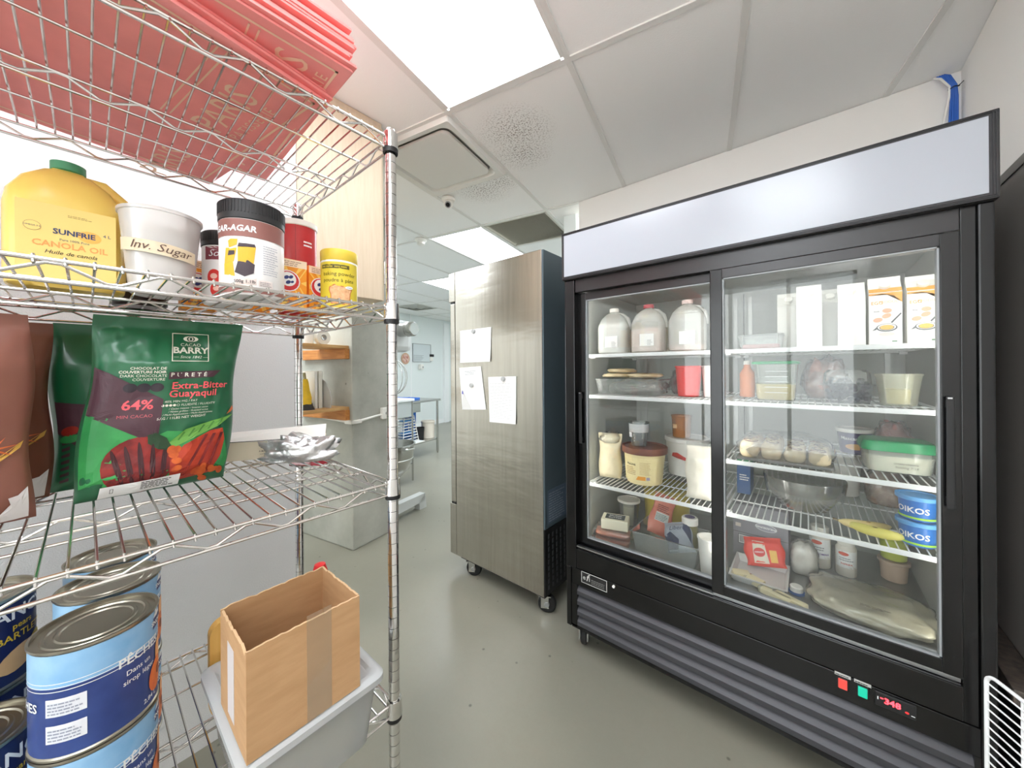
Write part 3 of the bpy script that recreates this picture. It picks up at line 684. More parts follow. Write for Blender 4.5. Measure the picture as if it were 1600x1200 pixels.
# ------------------------------------------------------------------ stainless cabinet
def stainless():
    X0, X1, Y0, Y1, Z0, Z1 = -1.775, -1.073, 1.55, 2.26, .117, 1.966
    t = thing('steel_fridge', 'tall stainless steel fridge on casters with papers on its side', 'fridge', ((X0 + X1) / 2, (Y0 + Y1) / 2, 0))
    P = lambda k, nm, m, s=False: k.build(nm, m, t, s, world=True)
    k = M(); k.box(X0, X1 - .012, Y0, Y1, Z0, Z1, bev=.003); P(k, 'cabinet', steel)
    bk = mat('galvanised_back', (92, 108, 116), .45, .35, noise_amt=.2, noise_scale=2)
    k = M(); k.box(X1 - .012, X1 - .004, Y0 + .004, Y1 - .004, Z0 + .36, Z1 - .002); P(k, 'back_sheet', bk)
    k = M(); k.box(X1 - .012, X1 - .006, Y0 + .004, Y1 - .004, Z0, Z0 + .355); vp = P(k, 'vent_panel', blackm)
    k = M(); k.box(-.0015, .0015, -.007, .007, -.012, .012)
    sm = k.mesh('slot', mat('vent_slot', (60, 62, 64), .5))
    for i in range(16):
        for j in range(9):
            o = bpy.data.objects.new('slot', sm); C.objects.link(o); o.parent = vp
            o.location = (X1 - .006 - t.location.x, Y0 + .04 + i * .04 - t.location.y, Z0 + .04 + j * .034)
    k = M(); k.box(X1 - .004, X1 - .003, Y0 + .03, Y0 + .23, Z0 + .38, Z0 + .56); lb = P(k, 'rating_sticker', mat('sticker_blue', (88, 104, 120), .5))
    lines(lb, Y0 + .04 - t.location.y, Y0 + .20 - t.location.y, Z0 + .39, Z0 + .55, 12, lambda u, v, o=0.: (X1 - .003 + o - t.location.x, u, v), mat('sticker_ink', (140, 152, 164), .6), seed=5)
    # front towards the aisle: grille cap, door, kick plate
    k = M(); k.box(X0 - .062, X0 - .001, Y0, Y1, 1.775, Z1, bev=.003); P(k, 'top_grille', steel)
    k = M(); k.box(X0 - .052, X0 - .006, Y0 + .002, Y1 - .002, .46, 1.762, bev=.004); d = P(k, 'door', steel)
    k = M(); k.box(X0 - .10, X0 - .053, Y1 - .10, Y1 - .07, .9, 1.3, bev=.01); d2 = k.mesh('handle', steel2, False, t.location); o = bpy.data.objects.new('handle', d2); C.objects.link(o); o.parent = d
    k = M(); k.box(X0 - .062, X0 - .001, Y0, Y1, Z0, .447, bev=.003); P(k, 'kick_plate', steel)
    for z in (1.769, .4535):
        k = M(); k.box(X0 - .05, X0 - .012, Y0 + .004, Y0 + .04, z - .006, z + .005); P(k, 'hinge', blackm)
    k = M(); k.box(X0 + .02, X1 - .02, Y0 + .02, Y1 - .02, .098, Z0); P(k, 'base_frame', blackm)
    for x, y in ((-1.68, 1.60), (-1.12, 1.61), (-1.68, 2.2), (-1.12, 2.2)): caster(t, x, y, r=.05, top_z=.1, yaw=.5)
    # papers held by magnets
    for i, (q, lab) in enumerate((([(-1.727, 1.579), (-1.45, 1.582), (-1.457, 1.376), (-1.723, 1.373)], 'blank white sheet pinned by a clear magnet, highest on steel fridge'),
                                  ([(-1.736, 1.340), (-1.538, 1.350), (-1.497, 1.087), (-1.708, 1.073)], 'crooked white sheet with folded corner pinned on steel fridge'),
                                  ([(-1.479, 1.284), (-1.261, 1.290), (-1.264, 1.020), (-1.466, 1.016)], 'upright white sheet with fine rows of print on steel fridge'))):
        cx = sum(a for a, b in q) / 4; cz = min(b for a, b in q); p = thing('paper_sheet', lab, 'paper', (cx, Y0 - .001, cz), 0, 'sheets on the steel fridge')
        (tl, tr, br, bl) = q
        def fn(u, v, o=0.):
            a = [tl[j] + (tr[j] - tl[j]) * u for j in (0, 1)]; b = [bl[j] + (br[j] - bl[j]) * u for j in (0, 1)]
            lift = -.0015 - .012 * (max(0, u - .75) ** 2 + (1 - v) ** 3 * .35 * (i != 1))
            return (b[0] + (a[0] - b[0]) * v - cx, lift - o, b[1] + (a[1] - b[1]) * v - cz)
        k = M(); k.grid(lambda u, v: fn(u, v), 12, 12); k.build('sheet', paper, p, 2)
        mu, mv = ((.47, .93), (.52, .57), (.57, .95))[i]
        m_ = fn(mu, mv); k = M(); k.lathe([(.001, -.004), (.014, -.004), (.013, .006), (.001, .007)], 16, x=Matrix.Translation((m_[0], m_[1] - .006, m_[2])) @ Matrix.Rotation(pi / 2, 4, 'X')); k.build('magnet', mat('magnet_grey', (176, 178, 178), .3), p, True)
        pr = mat('faint_print', (196, 198, 200), .8)
        if i == 2: lines(p, .06, .9, .1, .88, 22, fn, pr, .0006, seed=9, fill=.18)
        if i == 1:
            lines(p, .25, .8, .82, .93, 3, fn, mat('faint_print2', (178, 182, 186), .8), .0006, seed=2, fill=.4)
            k = M(); k.add([fn(0, 0, .0015), fn(.42, 0, .0015), fn(.1, .42, .004)], [(0, 1, 2)]); k.build('folded_corner', mat('paper_back', (222, 222, 220), .8), p)
            dpoly(p, [(.06, .38), (.12, .36), (.11, .44), (.08, .46)], fn, mat('blue_ink', (60, 70, 170), .7), .005)
stainless()

# ------------------------------------------------------------------ builders for goods
def bag_surf(w_, h, d, seed=0, shear=0., top_flat=.12, wr=.004):
    """front and back of a filled pouch standing up; returns front(u,v,off) in metres and back"""
    def thick(u, v):
        a = max(0., 1 - (2 * u / w_) ** 2) ** .42; tv = v / h
        b = (min(1, tv / .12)) ** .5 * (1 if tv < 1 - top_flat * 2.2 else max(.0, (1 - top_flat * .5 - tv) / (top_flat * 1.7)) ** .8 if tv < 1 - top_flat * .5 else 0)
        return d / 2 * a * max(b, .04)
    def mk(sg):
        def fn(u, v, o=0.):
            u_ = max(-w_ / 2, min(w_ / 2, u)); v_ = max(0, min(h, v))
            e = 1 - abs(2 * u_ / w_) ** 6
            n_ = (noise.noise(Vector((u_ * 22 + seed, v_ * 16, seed * 3.1 + sg))) * wr + noise.noise(Vector((u_ * 60, v_ * 45 + seed, sg * 2))) * wr * .35) * e
            y = -sg * (thick(u_, v_) + n_ + .0012 + o)
            return (u + shear * (v_ / h) - .004 * sin(v_ / h * 9 + seed) * (abs(2 * u_ / w_) ** 4) * math.copysign(1, u_), y, v)
        return fn
    return mk(1), mk(-1)
def pouch(par, w_, h, d, m, seed=0, shear=0., name='pouch', wr=.004, top_flat=.12, nu=24, nv=30):
    f, b = bag_surf(w_, h, d, seed, shear, top_flat, wr)
    k = M(); k.grid(lambda u, v: f((u - .5) * w_, v * h), nu, nv); k.grid(lambda u, v: b((u - .5) * w_, v * h), nu, nv, True)
    k.build(name, m, par, 2)
    return f
def lump(par, a, b, c, m, seed=0, name='bag', rough=.12, sq=2.6, nu=24, nv=14, z0=0., loc=(0, 0, 0), flat_bottom=True):
    """soft lying bag, dough or wrapped food: a squashed superellipsoid with creases, resting on its underside"""
    k = M()
    def fn(u, v):
        th = 2 * pi * u; ph = -pi / 2 + pi * v; e = 2 / sq
        cu, su = cos(th), sin(th); cv, sv = cos(ph), sin(ph)
        x = math.copysign(abs(cu) ** e, cu) * abs(cv) ** .6; y = math.copysign(abs(su) ** e, su) * abs(cv) ** .6; z = sv
        n_ = 1 + rough * (noise.noise(Vector((x * 2.2 + seed, y * 2.2, z * 2.2))) + .4 * noise.noise(Vector((x * 6, y * 6 + seed, z * 6))))
        z = (z + 1) / 2 if not flat_bottom else max(0., (z + .75) / 1.75)
        return (a * x * n_, b * y * n_, c * max(0, z) * (n_ if z > .02 else 1) + z0)
    k.grid(fn, nu, nv)
    return k.build(name, m, par, 2, loc=loc)
def can(lab, x, y, z, rz, kind, r=.0775, h=.176):
    t = thing('food_can', lab, 'can', (x, y, z), rz, 'big food cans on the lowest tier')
    tin = mat('tin', (168, 162, 148), .3, 1.)
    k = M(); k.lathe([(r - .002, 0), (r, .001), (r, .004), (r - .002, .006), (r - .002, h - .006), (r + .0005, h - .004), (r + .0005, h), (r - .003, h), (r - .0035, h - .006), (r - .012, h - .006), (r - .014, h - .004), (r - .018, h - .004), (r - .020, h - .0065), (r - .027, h - .0065), (r - .029, h - .0045), (r - .033, h - .0045), (r - .035, h - .0065), (.001, h - .0065)], 48); k.build('tin_body', tin, t, True)
    s = cyl(r - .0018)
    dark = kind == 'pear'
    lm = mat('label_navy', (24, 38, 84), .35) if dark else mat('label_blue', (52, 74, 136), .35, rgb2=(36, 56, 118), noise_scale=16)
    k = M(); k.lathe([(r - .0016, .007), (r - .0016, h - .007)], 48, caps=False); lb = k.build('paper_label', lm, t, True)
    if not dark:
        sky = mat('label_sky', (120, 172, 216), .35, rgb2=(160, 200, 230), noise_scale=12)
        k = M(); n = 56
        k.grid(lambda u, v: s(((u - .5) * 2 * pi) * (r - .0018), h * .66 + v * (h - .007 - h * .66), .0005), n, 2); k.build('label_band', sky, lb, True)
        k = M()
        for q in (.70, .665, .63): k.grid(lambda u, v: s(((u - .5) * 2 * pi) * (r - .0018), h * q + v * .0012, .0009), n, 1)
        k.build('label_lines', white, lb)
        for u0 in (-.26, .0, .24):
            pass
        W = white
        text(lb, 'PÊCHES', s, .057, .116, .0205, W, .02, off=.0012); text(lb, 'Dans un', s, .052, .094, .0120, W, .01, off=.0012); text(lb, 'sirop léger', s, .054, .079, .0120, W, .01, off=.0012)
        text(lb, '2,84 L', s, .072, .02, .011, W, .01, off=.0012)
        text(lb, 'PÊCHES', s, -.108, .085, .02, W, .02, off=.0012)
        dpoly(lb, [(.080, .136), (.106, .14), (.108, .158), (.082, .156)], s, mat('logo_navy', (44, 44, 112), .4), .0011)
        dpoly(lb, [(.082, .156), (.108, .158), (.102, .168), (.096, .164), (.090, .172)], s, white, .0011)
        text(lb, 'SNOW', s, .093, .147, .011, W, .03, off=.0016)
        oran = mat('peach_orange', (236, 132, 60), .4, rgb2=(214, 90, 40), noise_scale=40)
        dpoly(lb, ell(.090, .052, .020, .030, -.3), s, oran, .0012); dpoly(lb, ell(.106, .085, .018, .03, .2), s, mat('peach_light', (244, 176, 110), .4), .0011); dpoly(lb, ell(.096, .056, .007, .01), s, mat('peach_pit', (140, 70, 40), .5), .0016)
        for v0 in (.072, .03):
            dpoly(lb, rect(-.06, -.012, v0, v0 + .028), s, mat('panel_white', (222, 224, 230), .5), .0012); lines(lb, -.057, -.016, v0 + .004, v0 + .024, 4, s, mat('panel_ink', (150, 155, 170), .6), .0018, seed=int(v0 * 100))
    else:
        gw = mat('label_gold', (222, 190, 60), .4)
        text(lb, 'FANCY', s, .052, .140, .034, white, .02, off=.0012); text(lb, 'BARTLETT', s, .060, .094, .019, gw, .015, off=.0012); text(lb, 'pears', s, .056, .114, .016, gw, .015, off=.0012)
        dpoly(lb, ell(.05, .05, .035, .022, .4), s, mat('pear_flesh', (216, 180, 130), .5), .0012); dpoly(lb, ell(.085, .056, .02, .026, -.3), s, mat('pear_yellow', (206, 176, 70), .5), .0016)
        text(lb, '2.', s, .085, .018, .014, white, .01, off=.0012)
    return t
def tub(name, lab, cat, x, y, z, r0, r1, h, m, lid=None, lid_h=.012, group=None, rz=0, wall=True, lid_r=None, fill=None, fill_h=.5, sq=2., sx=1., sy=1., open_top=False, n=32):
    """round or squarish pot: wall with a foot and a rolled rim, contents, lid"""
    t = thing(name, lab, cat, (x, y, z), rz, group)
    th = .0025
    pr = [(r0 - .004, 0), (r0, .003)] + [(r0 + (r1 - r0) * i / 4, .003 + (h - .010) * i / 4) for i in range(1, 5)] + [(r1 + .003, h - .006), (r1 + .003, h), (r1 - th, h), (r0 - th, .006), (.001, .005)]
    k = M(); k.lathe(pr, n, sx, sy, sq, caps=False); k.lathe([(r0 - .004, 0), (.0005, .0)], n, sx, sy, sq, caps=False); k.build('pot', m, t, True)
    if fill:
        q = r0 + (r1 - r0) * fill_h - .004
        k = M(); k.lathe([(r0 - .004, .007), (q, h * fill_h), (.0005, h * fill_h + .001)], n, sx, sy, sq); k.build('contents', fill, t, True)
    if lid:
        lr = lid_r or r1 + .006
        k = M(); k.lathe([(lr - .002, h - lid_h * .7), (lr, h - lid_h * .6), (lr, h + lid_h * .3), (lr - .003, h + lid_h * .4), (lr - .008, h + lid_h * .4), (lr - .010, h + lid_h * .15), (.0005, h + lid_h * .15)], n, sx, sy, sq, caps=False); k.build('lid', lid, t, True)
    return t
def jug(lab, x, y, z, w_, h, m, liquid, lev, capm, rz=0, group=None, name='milk_jug', d=None):
    t = thing(name, lab, 'jug', (x, y, z), rz, group)
    d = d or w_; a = w_ / 2; sy = d / w_
    prof = [(a * .86, 0), (a * .97, .006), (a, .02), (a, h * .56), (a * .97, h * .62), (a * .80, h * .76), (a * .5, h * .87), (a * .28, h * .91), (a * .24, h * .92), (a * .24, h * .95)]
    k = M(); k.lathe(prof, 36, 1, sy, 3.4); k.build('bottle', m, t, True)
    if liquid:
        pl = [(a * .84, .003)] + [((r - .003), zz) for r, zz in prof[1:] if zz < h * lev]
        rl = next((prof[i][0] + (prof[i + 1][0] - prof[i][0]) * (h * lev - prof[i][1]) / max(1e-6, prof[i + 1][1] - prof[i][1])) for i in range(len(prof) - 1) if prof[i][1] <= h * lev <= prof[i + 1][1])
        pl += [(rl - .003, h * lev), (.0005, h * lev)]
        k = M(); k.lathe(pl, 36, 1, sy, 3.4); k.build('milk', liquid, t, True)
    k = M(); k.lathe([(a * .28, h * .93), (a * .30, h * .935), (a * .30, h), (a * .26, h + .002)], 24); k.build('cap', capm, t, True)
    k = M(); k.tube([(a * .2, 0, h * .89), (a * .55, 0, h * .86), (a * .86, 0, h * .76), (a * .96, 0, h * .62), (a * .98, 0, h * .52)], [.008, .010, .011, .011, .008], 10); k.build('handle', m, t, True)
    return t
def carton(lab, x, y, z, w_, d, h, rz=0, egg=False, body=None, group=None):
    t = thing('gable_carton', lab, 'carton', (x, y, z), rz, group)
    m = body or mat('carton_white', (240, 239, 235), .45); a, b = w_ / 2, d / 2; g = h * .76; r = h * .93
    k = M()
    v = [(-a, -b, 0), (a, -b, 0), (a, b, 0), (-a, b, 0), (-a, -b, g), (a, -b, g), (a, b, g), (-a, b, g), (-a, -.004, r), (a, -.004, r), (a, .004, r), (-a, .004, r), (-a, -.003, h), (a, -.003, h), (a, .003, h), (-a, .003, h)]
    k.add(v, [(0, 3, 2, 1), (0, 1, 5, 4), (1, 2, 6, 5), (2, 3, 7, 6), (3, 0, 4, 7), (4, 5, 9, 8), (6, 7, 11, 10), (5, 6, 10, 9), (7, 4, 8, 11), (8, 9, 13, 12), (9, 10, 14, 13), (10, 11, 15, 14), (11, 8, 12, 15), (12, 13, 14, 15)])
    k.build('box', m, t)
    n = Vector((0, -(r - g), -(b - .004))).normalized(); n = Vector((0, -(r - g), (b - .004))).normalized()
    c = Vector((0, -b * .5, g + (r - g) * .5)); k = M(); q = Vector((0, 0, 1)).rotation_difference(n).to_matrix().to_4x4()
    k.lathe([(w_ * .19, 0), (w_ * .19, .012), (w_ * .16, .014)], 20, x=Matrix.Translation(c) @ q); k.build('cap', wplastic, t, True)
    if egg:
        s = flat(-b); og = mat('egg_orange', (238, 164, 60), .5); sh = mat('egg_shell', (236, 176, 146), .5); ln = mat('pan_line', (92, 94, 100), .5)
        kk = w_ / .075
        dpoly(t, [(-a, g - .002), (-a, g - .008), (-a * .2, g - .004), (a * .5, g - .012), (a, g - .035), (a, g - .002)], s, og)
        sl = lambda u, v, o=0.: (u, -b + (b - .004) * (v - g) / (r - g) - o, v + o)
        dpoly(t, rect(-a, a, g, g + (r - g) * .35), sl, og, .0012)
        text(t, 'EGG', s, -a * .5, g - .034, .014 * kk, og, .01); text(t, 'PRODUCT', s, a * .3, g - .032, .011 * kk, mat('egg_text', (236, 190, 110), .5))
        for (u, v, rr_) in ((.004, .098, .0), (.003, .083, .4), (-.017, .072, .2)): dpoly(t, ell(u * kk, v * h / .2, .011 * kk, .0075 * kk, rr_), s, sh, .0008)
        dpoly(t, ell(.003 * kk, .049 * h / .2, .024 * kk, .013 * kk), s, ln, .0009); dpoly(t, ell(.003 * kk, .050 * h / .2, .021 * kk, .0108 * kk), s, mat('carton_white'), .0013)
        dpoly(t, ell(.003 * kk, .049 * h / .2, .017 * kk, .0085 * kk), s, ln, .0017); dpoly(t, ell(.003 * kk, .0495 * h / .2, .0155 * kk, .0075 * kk), s, mat('yolk', (242, 186, 92), .4), .0021)
        dpoly(t, [(.012 * kk, .064 * h / .2), (.015 * kk, .061 * h / .2), (.036 * kk, .087 * h / .2), (.034 * kk, .09 * h / .2)], s, ln, .0009)
        dpoly(t, [(-.021 * kk, .05 * h / .2), (-.03 * kk, .041 * h / .2), (-.02 * kk, .044 * h / .2)], s, ln, .0009)
        dpoly(t, ell(.003 * kk, .030 * h / .2, .018 * kk, .006 * kk), s, mat('pale_pink', (240, 218, 212), .5), .0006)
        lines(t, -.026 * kk, -.008 * kk, .096 * h / .2, .1 * h / .2, 1, s, ln, seed=2); dpoly(t, rect(.015 * kk, .026 * kk, .008, .012), s, mat('egg_green', (110, 150, 120), .5))
    return t

# ------------------------------------------------------------------ top tier: stacks of flat red boxes
ORD = ('first', 'second', 'third', 'fourth', 'fifth', 'sixth', 'seventh', 'eighth', 'ninth', 'tenth', 'eleventh', 'twelfth', 'thirteenth')
def red_stacks():
    rd = random.Random(4); th = .0068; W_, D_ = .62, .42
    k = M(); a, b = W_ / 2, D_ / 2
    k.box(-a, a, -b, b, 0, th * .45); k.box(-a + .004, a - .002, -b + .003, b - .001, th * .47, th * .92)
    me = k.mesh('board', red_paper)
    gl = mat('red_print', (244, 206, 178), .6)
    def stack(cx, cy, rz, cnt, grp, where, z, jit, tu, tv):
        for i in range(cnt):
            lab = f'{ORD[i]} red pastry box from the bottom of {where}'
            q = jit if i else 0
            t = thing('pastry_box', lab, 'box', (cx + rd.uniform(-q, q), cy + rd.uniform(-q, q), z + i * th), rz + rd.uniform(-q, q) * 1.2, grp)
            o = bpy.data.objects.new('board', me); C.objects.link(o); o.parent = t
            if i == 0:
                s = lambda u, v, o=0.: (u, -v, -o)          # printed underside
                text(t, 'PARIS', s, tu, tv, .082, gl, 0, off=.0008); text(t, 'PATISSERIE', s, tu, tv - .052, .032, gl, 0, off=.0008, space=1.2)
                text(t, 'PARIS', s, tu - .36, tv, .082, gl, 0, off=.0008); frame(t, -a + .02, a - .02, -b + .02, b - .02, .005, s, gl, .0008)
                for q_ in (.06, .075): frame(t, -a + .3, a - .03, tv + q_, tv + q_ + .003, .0015, s, gl, .0008)
    z = TOP[3] + .003
    stack(-1.065, .085, .155, 5, 'red pastry boxes lying on the wires', 'the pile under the overhanging one', z, .006, .10, -.10)
    stack(-1.025, .150, -.03, 13, 'red pastry boxes overhanging the edge', 'the pile overhanging the rack edge', z + 5 * th, .012, .17, -.12)
    stack(-1.06, -.375, .03, 12, 'red pastry boxes at the rack end', 'the separate pile at the rack end', z, .01, .05, -.1)
red_stacks()

# ------------------------------------------------------------------ second tier
def tier2():
    z = TOP[2]
    # oil jug
    oil = mat('oil_yellow', (244, 212, 112), .25, rgb2=(240, 204, 98), noise_scale=4)
    t = thing('oil_jug', 'large yellow cooking oil jug with green cap on the rack', 'jug', (-1.12, -.020, z), pi / 2)
    a = .076; h = .25
    prof = [(a * .86, 0), (a * .97, .006), (a, .02), (a, h * .60), (a * .95, h * .70), (a * .74, h * .82), (a * .42, h * .91), (a * .28, h * .93), (a * .26, h * .95)]
    k = M(); k.lathe(prof, 40, 1, .78, 3.2); k.build('bottle', oil, t, True)
    k = M(); k.lathe([(.021, h * .935), (.023, h * .94), (.023, h * 1.0), (.020, h * 1.005)], 24); k.build('cap', mat('cap_green', (70, 140, 100), .5), t, True)
    k = M(); k.tube([(.012, 0, h * .91), (.045, 0, h * .90), (.070, 0, h * .80), (.080, 0, h * .64)], [.008, .010, .012, .009], 10); k.build('handle', oil, t, True)
    s = flat(-a * .78 - .0004)
    dpoly(t, rect(-.058, .060, .012, .150), s, mat('oil_label', (246, 216, 128), .4), .0004, 'label_panel')
    navy = mat('oil_navy', (44, 60, 104), .5); ora = mat('oil_orange', (240, 166, 90), .5)
    dpoly(t, ell(.026, .101, .015, .011), s, mat('oil_sun', (250, 190, 90), .5), .0008)
    text(t, 'SUNFRIE', s, .008, .102, .0135, navy, .025, off=.0012); text(t, 'Pure 100% Pure', s, .008, .088, .0055, navy, 0, off=.0012)
    text(t, 'CANOLA OIL', s, .004, .077, .0150, ora, .02, off=.0012); text(t, 'Huile de canola', s, .004, .063, .0100, ink, 0, .3, off=.0012)
    lines(t, .0, .03, .132, .137, 2, s, mat('faint_brown', (170, 140, 70), .6), seed=1); text(t, '4 L', s, .048, .108, .008, navy, 0, off=.0012)
    for q in (0, 1): dpoly(t, ell(-.040, .106, .010 - q * .0008, .009 - q * .0008), s, mat('oil_line', (190, 160, 100), .6) if not q else mat('oil_label'), .0008 + q * .0004)
    text(t, 'OMEGA 3-6', s, -.040, .106, .0036, navy, 0, off=.0016)
    # inverted sugar tub
    t = tub('sugar_tub', 'translucent plastic tub with handwritten masking tape label on the rack', 'tub', -1.035, .103, z, .048, .062, .165, milky, None, fill=mat('white_sugar', (240, 232, 222), .7), fill_h=.8, rz=1.35)
    s = cyl(.0575, .0615, .165); tp = mat('masking_tape', (226, 208, 178), .6)
    k = M(); k.grid(lambda u, v: s((u - .5) * .125, .080 - .014 * u + v * .024, .0012), 20, 2); k.build('masking_tape', tp, t, True)
    text(t, 'Inv. Sugar', s, .006, .085, .022, mat('marker', (92, 66, 56), .7), -.004, .25, -.10, .0022, sx=1.05)
    # jars
    def jar(lab, x, y, r, h, rz):
        t = thing('jar', lab, 'jar', (x, y, z), rz, 'black-lidded jars')
        k = M(); k.lathe([(r * .93, 0), (r, .006), (r, h * .80), (r * .97, h * .815), (.001, h * .816)], 40); k.build('body', mat('jar_white', (238, 236, 234), .35), t, True)
        k = M(); k.lathe([(r * 1.0, h * .79), (r * 1.03, h * .80), (r * 1.03, h * .985), (r * .98, h), (.001, h)], 40); lid = k.build('lid', mat('jar_lid', (34, 33, 34), .45), t, True)
        k = M()
        for i in range(60):
            an = 2 * pi * i / 60; k.box(r * 1.03, r * 1.045, -.0012, .0012, h * .86, h * .98, Matrix.Rotation(an, 4, 'Z'))
        k.build('lid_ribs', mat('jar_lid'), lid)['kind'] = 'stuff'
        return t, cyl(r * 1.001)
    t, s = jar('big white jar with brown banded label and black lid on the rack', -.935, .236, .058, .196, 1.32)
    br = mat('agar_brown', (142, 92, 84), .45)
    k = M(); k.grid(lambda u, v: s((u - .5) * 2 * pi * .058, .118 + v * .036, .0006), 48, 2); k.build('label_band', br, t, True)
    k = M(); k.grid(lambda u, v: s((u - .5) * 2 * pi * .058, .004 + v * .012, .0006), 48, 1); k.build('label_band', br, t, True)
    text(t, 'AGAR-AGAR', s, -.042, .134, .017, white, .03, .15, off=.0012)
    yel = mat('agar_yellow', (222, 172, 40), .5); drk = mat('agar_dark', (62, 48, 56), .5)
    cubes = [([(-.050, .060), (-.028, .066), (-.022, .094), (-.046, .094)], yel), ([(-.05, .04), (-.05, .062), (-.030, .068), (-.026, .036)], yel), ([(-.038, .094), (-.022, .100), (-.020, .112), (-.034, .112), (-.040, .108)], yel), ([(-.020, .066), (.008, .064), (.012, .098), (-.020, .096)], yel), ([(-.026, .044), (-.020, .066), (-.002, .070), (.010, .062), (.008, .044), (-.008, .036)], drk), ([(-.020, .096), (.012, .098), (.010, .104), (-.018, .104)], drk), ([(-.040, .078), (-.026, .080), (-.026, .088), (-.038, .088)], drk)]
    for i, (q, m_) in enumerate(cubes): dpoly(t, [(u * .95 - .006, v) for u, v in q], s, m_, .0007 + i * .00015)
    lines(t, .018, .050, .045, .108, 13, s, mat('jar_print', (176, 176, 184), .7), seed=8, fill=.35)
    dpoly(t, rect(-.030, .006, .020, .034), s, mat('jar_tan', (216, 200, 192), .5), .0007); text(t, '500g 1.1lb', s, -.014, .026, .009, ink, .01, off=.0014)
    dpoly(t, rect(.010, .036, .018, .032), s, mat('jar_tan2', (224, 212, 206), .5), .0007); lines(t, .012, .034, .02, .03, 3, s, mat('jar_print2', (150, 140, 140), .6), .0012, seed=1)
    t, s = jar('smaller jar with fruit label and black lid behind the big white jar', -1.075, .222, .049, .166, 1.22)
    dpoly(t, rect(-.040, .045, .098, .128), s, mat('sosa_plum', (142, 66, 78), .5), .0006); text(t, 'Sosa', s, -.012, .112, .022, white, .0, .35, off=.0012)
    red = mat('berry_red', (214, 50, 44), .5)
    for (u, v, q) in ((-.020, .058, .018), (.01, .08, .014), (-.015, .03, .016), (.015, .045, .015)): dpoly(t, ell(u, v, q * .8, q), s, red, .0008); dpoly(t, ell(u, v + .002, q * .4, q * .35), s, mat('berry_pale', (244, 196, 180), .5), .0013)
    # dark squat jar whose base shows under the oil jug
    t = thing('molasses_jar', 'dark brown squat jar behind the translucent tub on the rack', 'jar', (-1.25, .085, z))
    k = M(); k.lathe([(.045, 0), (.05, .006), (.05, .10), (.042, .12)], 32); k.build('body', mat('dark_brown', (50, 34, 30), .3), t, True)
    k = M(); k.lathe([(.044, .118), (.044, .135), (.04, .137)], 32); k.build('lid', mat('jar_lid'), t, True)
    # red canister
    t = thing('red_canister', 'tall red canister with white rim behind the orange boxes', 'canister', (-1.16, .403, z), 1.15)
    k = M(); k.lathe([(.049, 0), (.050, .004), (.050, .262), (.001, .262)], 40); k.build('body', mat('canister_red', (186, 44, 46), .3), t, True)
    k = M(); k.lathe([(.0505, .258), (.0525, .260), (.0525, .274), (.048, .276), (.001, .276)], 40); k.build('lid', wplastic, t, True)
    lines(t, .02, .045, .20, .22, 2, cyl(.0502), white, .0008, seed=3)
    k = M(); k.box(-.0006, .0006, -.0508, -.0498, .004, .258); k.build('seam', mat('canister_seam', (140, 30, 32), .4), t)
    # baking soda boxes
    og = mat('soda_orange', (246, 158, 34), .45); oy = mat('soda_yellow', (252, 206, 96), .45)
    for i, (x, y, rz, lab) in enumerate(((-1.03, .335, pi / 2 - .05, 'orange baking soda box with round red emblem next to big jar'), (-1.055, .418, pi / 2 + .12, 'orange baking soda box behind the yellow tub'), (-1.165, .290, pi / 2, 'orange baking soda box behind the big jar'), (-1.22, .19, pi / 2, 'orange baking soda box against rack back behind translucent tub'))):
        t = thing('soda_box', lab, 'box', (x, y, z), rz, 'orange baking soda boxes')
        k = M(); k.box(-.037, .037, -.024, .024, 0, .126, bev=.0012); k.build('carton', og, t)
        s = flat(-.024)
        k = M()
        for j in range(20):
            an = 2 * pi * j / 20
            if j % 2: continue
            def clampp(u, v): return (max(-.036, min(.036, u)), max(.003, min(.110, v)))
            p0 = (.004 + .020 * cos(an - .06), .068 + .020 * sin(an - .06)); p1 = clampp(.004 + .07 * cos(an - .09), .068 + .07 * sin(an - .09)); p2 = clampp(.004 + .07 * cos(an + .09), .068 + .07 * sin(an + .09)); p3 = (.004 + .020 * cos(an + .06), .068 + .020 * sin(an + .06))
            dpoly(None, [p0, p1, p2, p3], s, oy, .0004, into=k, rings=1)
        k.build('rays', oy, t)
        dpoly(t, rect(-.037, .037, .106, .125), s, mat('soda_cream', (246, 226, 196), .5), .0006); lines(t, -.03, .03, .109, .123, 3, s, mat('soda_print', (180, 150, 130), .6), .001, seed=i)
        dpoly(t, ell(-.006, .070, .027, .027), s, white, .0008); dpoly(t, ell(-.006, .070, .0245, .0245), s, mat('emblem_red', (206, 46, 48), .5), .0012); dpoly(t, ell(-.006, .074, .018, .018), s, white, .0016)
        nv = mat('emblem_navy', (40, 56, 120), .5)
        for (u, v, q) in ((-.010, .078, .006), (.000, .080, .0055), (-.006, .066, .006), (.003, .068, .004)): dpoly(t, ell(u, v, q, q * .7, .6), s, nv, .002)
        text(t, 'Baking Soda', s, -.004, .033, .0105, nv, .01, off=.0012); text(t, 'Bicarbonate', s, -.002, .020, .0095, nv, .01, off=.0012)
        sd = side(.037); k = M()
        for j in range(7):
            an = -.9 + j * .3; dpoly(None, [(-.0, .03), (.022 * sin(an - .05) * 3 if abs(3 * .022 * sin(an - .05)) < .022 else math.copysign(.022, an), .03 + .07 * cos(an - .05)), (.022 * sin(an + .05) * 3 if abs(3 * .022 * sin(an + .05)) < .022 else math.copysign(.022, an), .03 + .07 * cos(an + .05))], sd, oy, .0005, into=k, rings=1)
        k.build('rays', oy, t); text(t, 'Soda', sd, .002, .024, .010, nv, .01, off=.001)
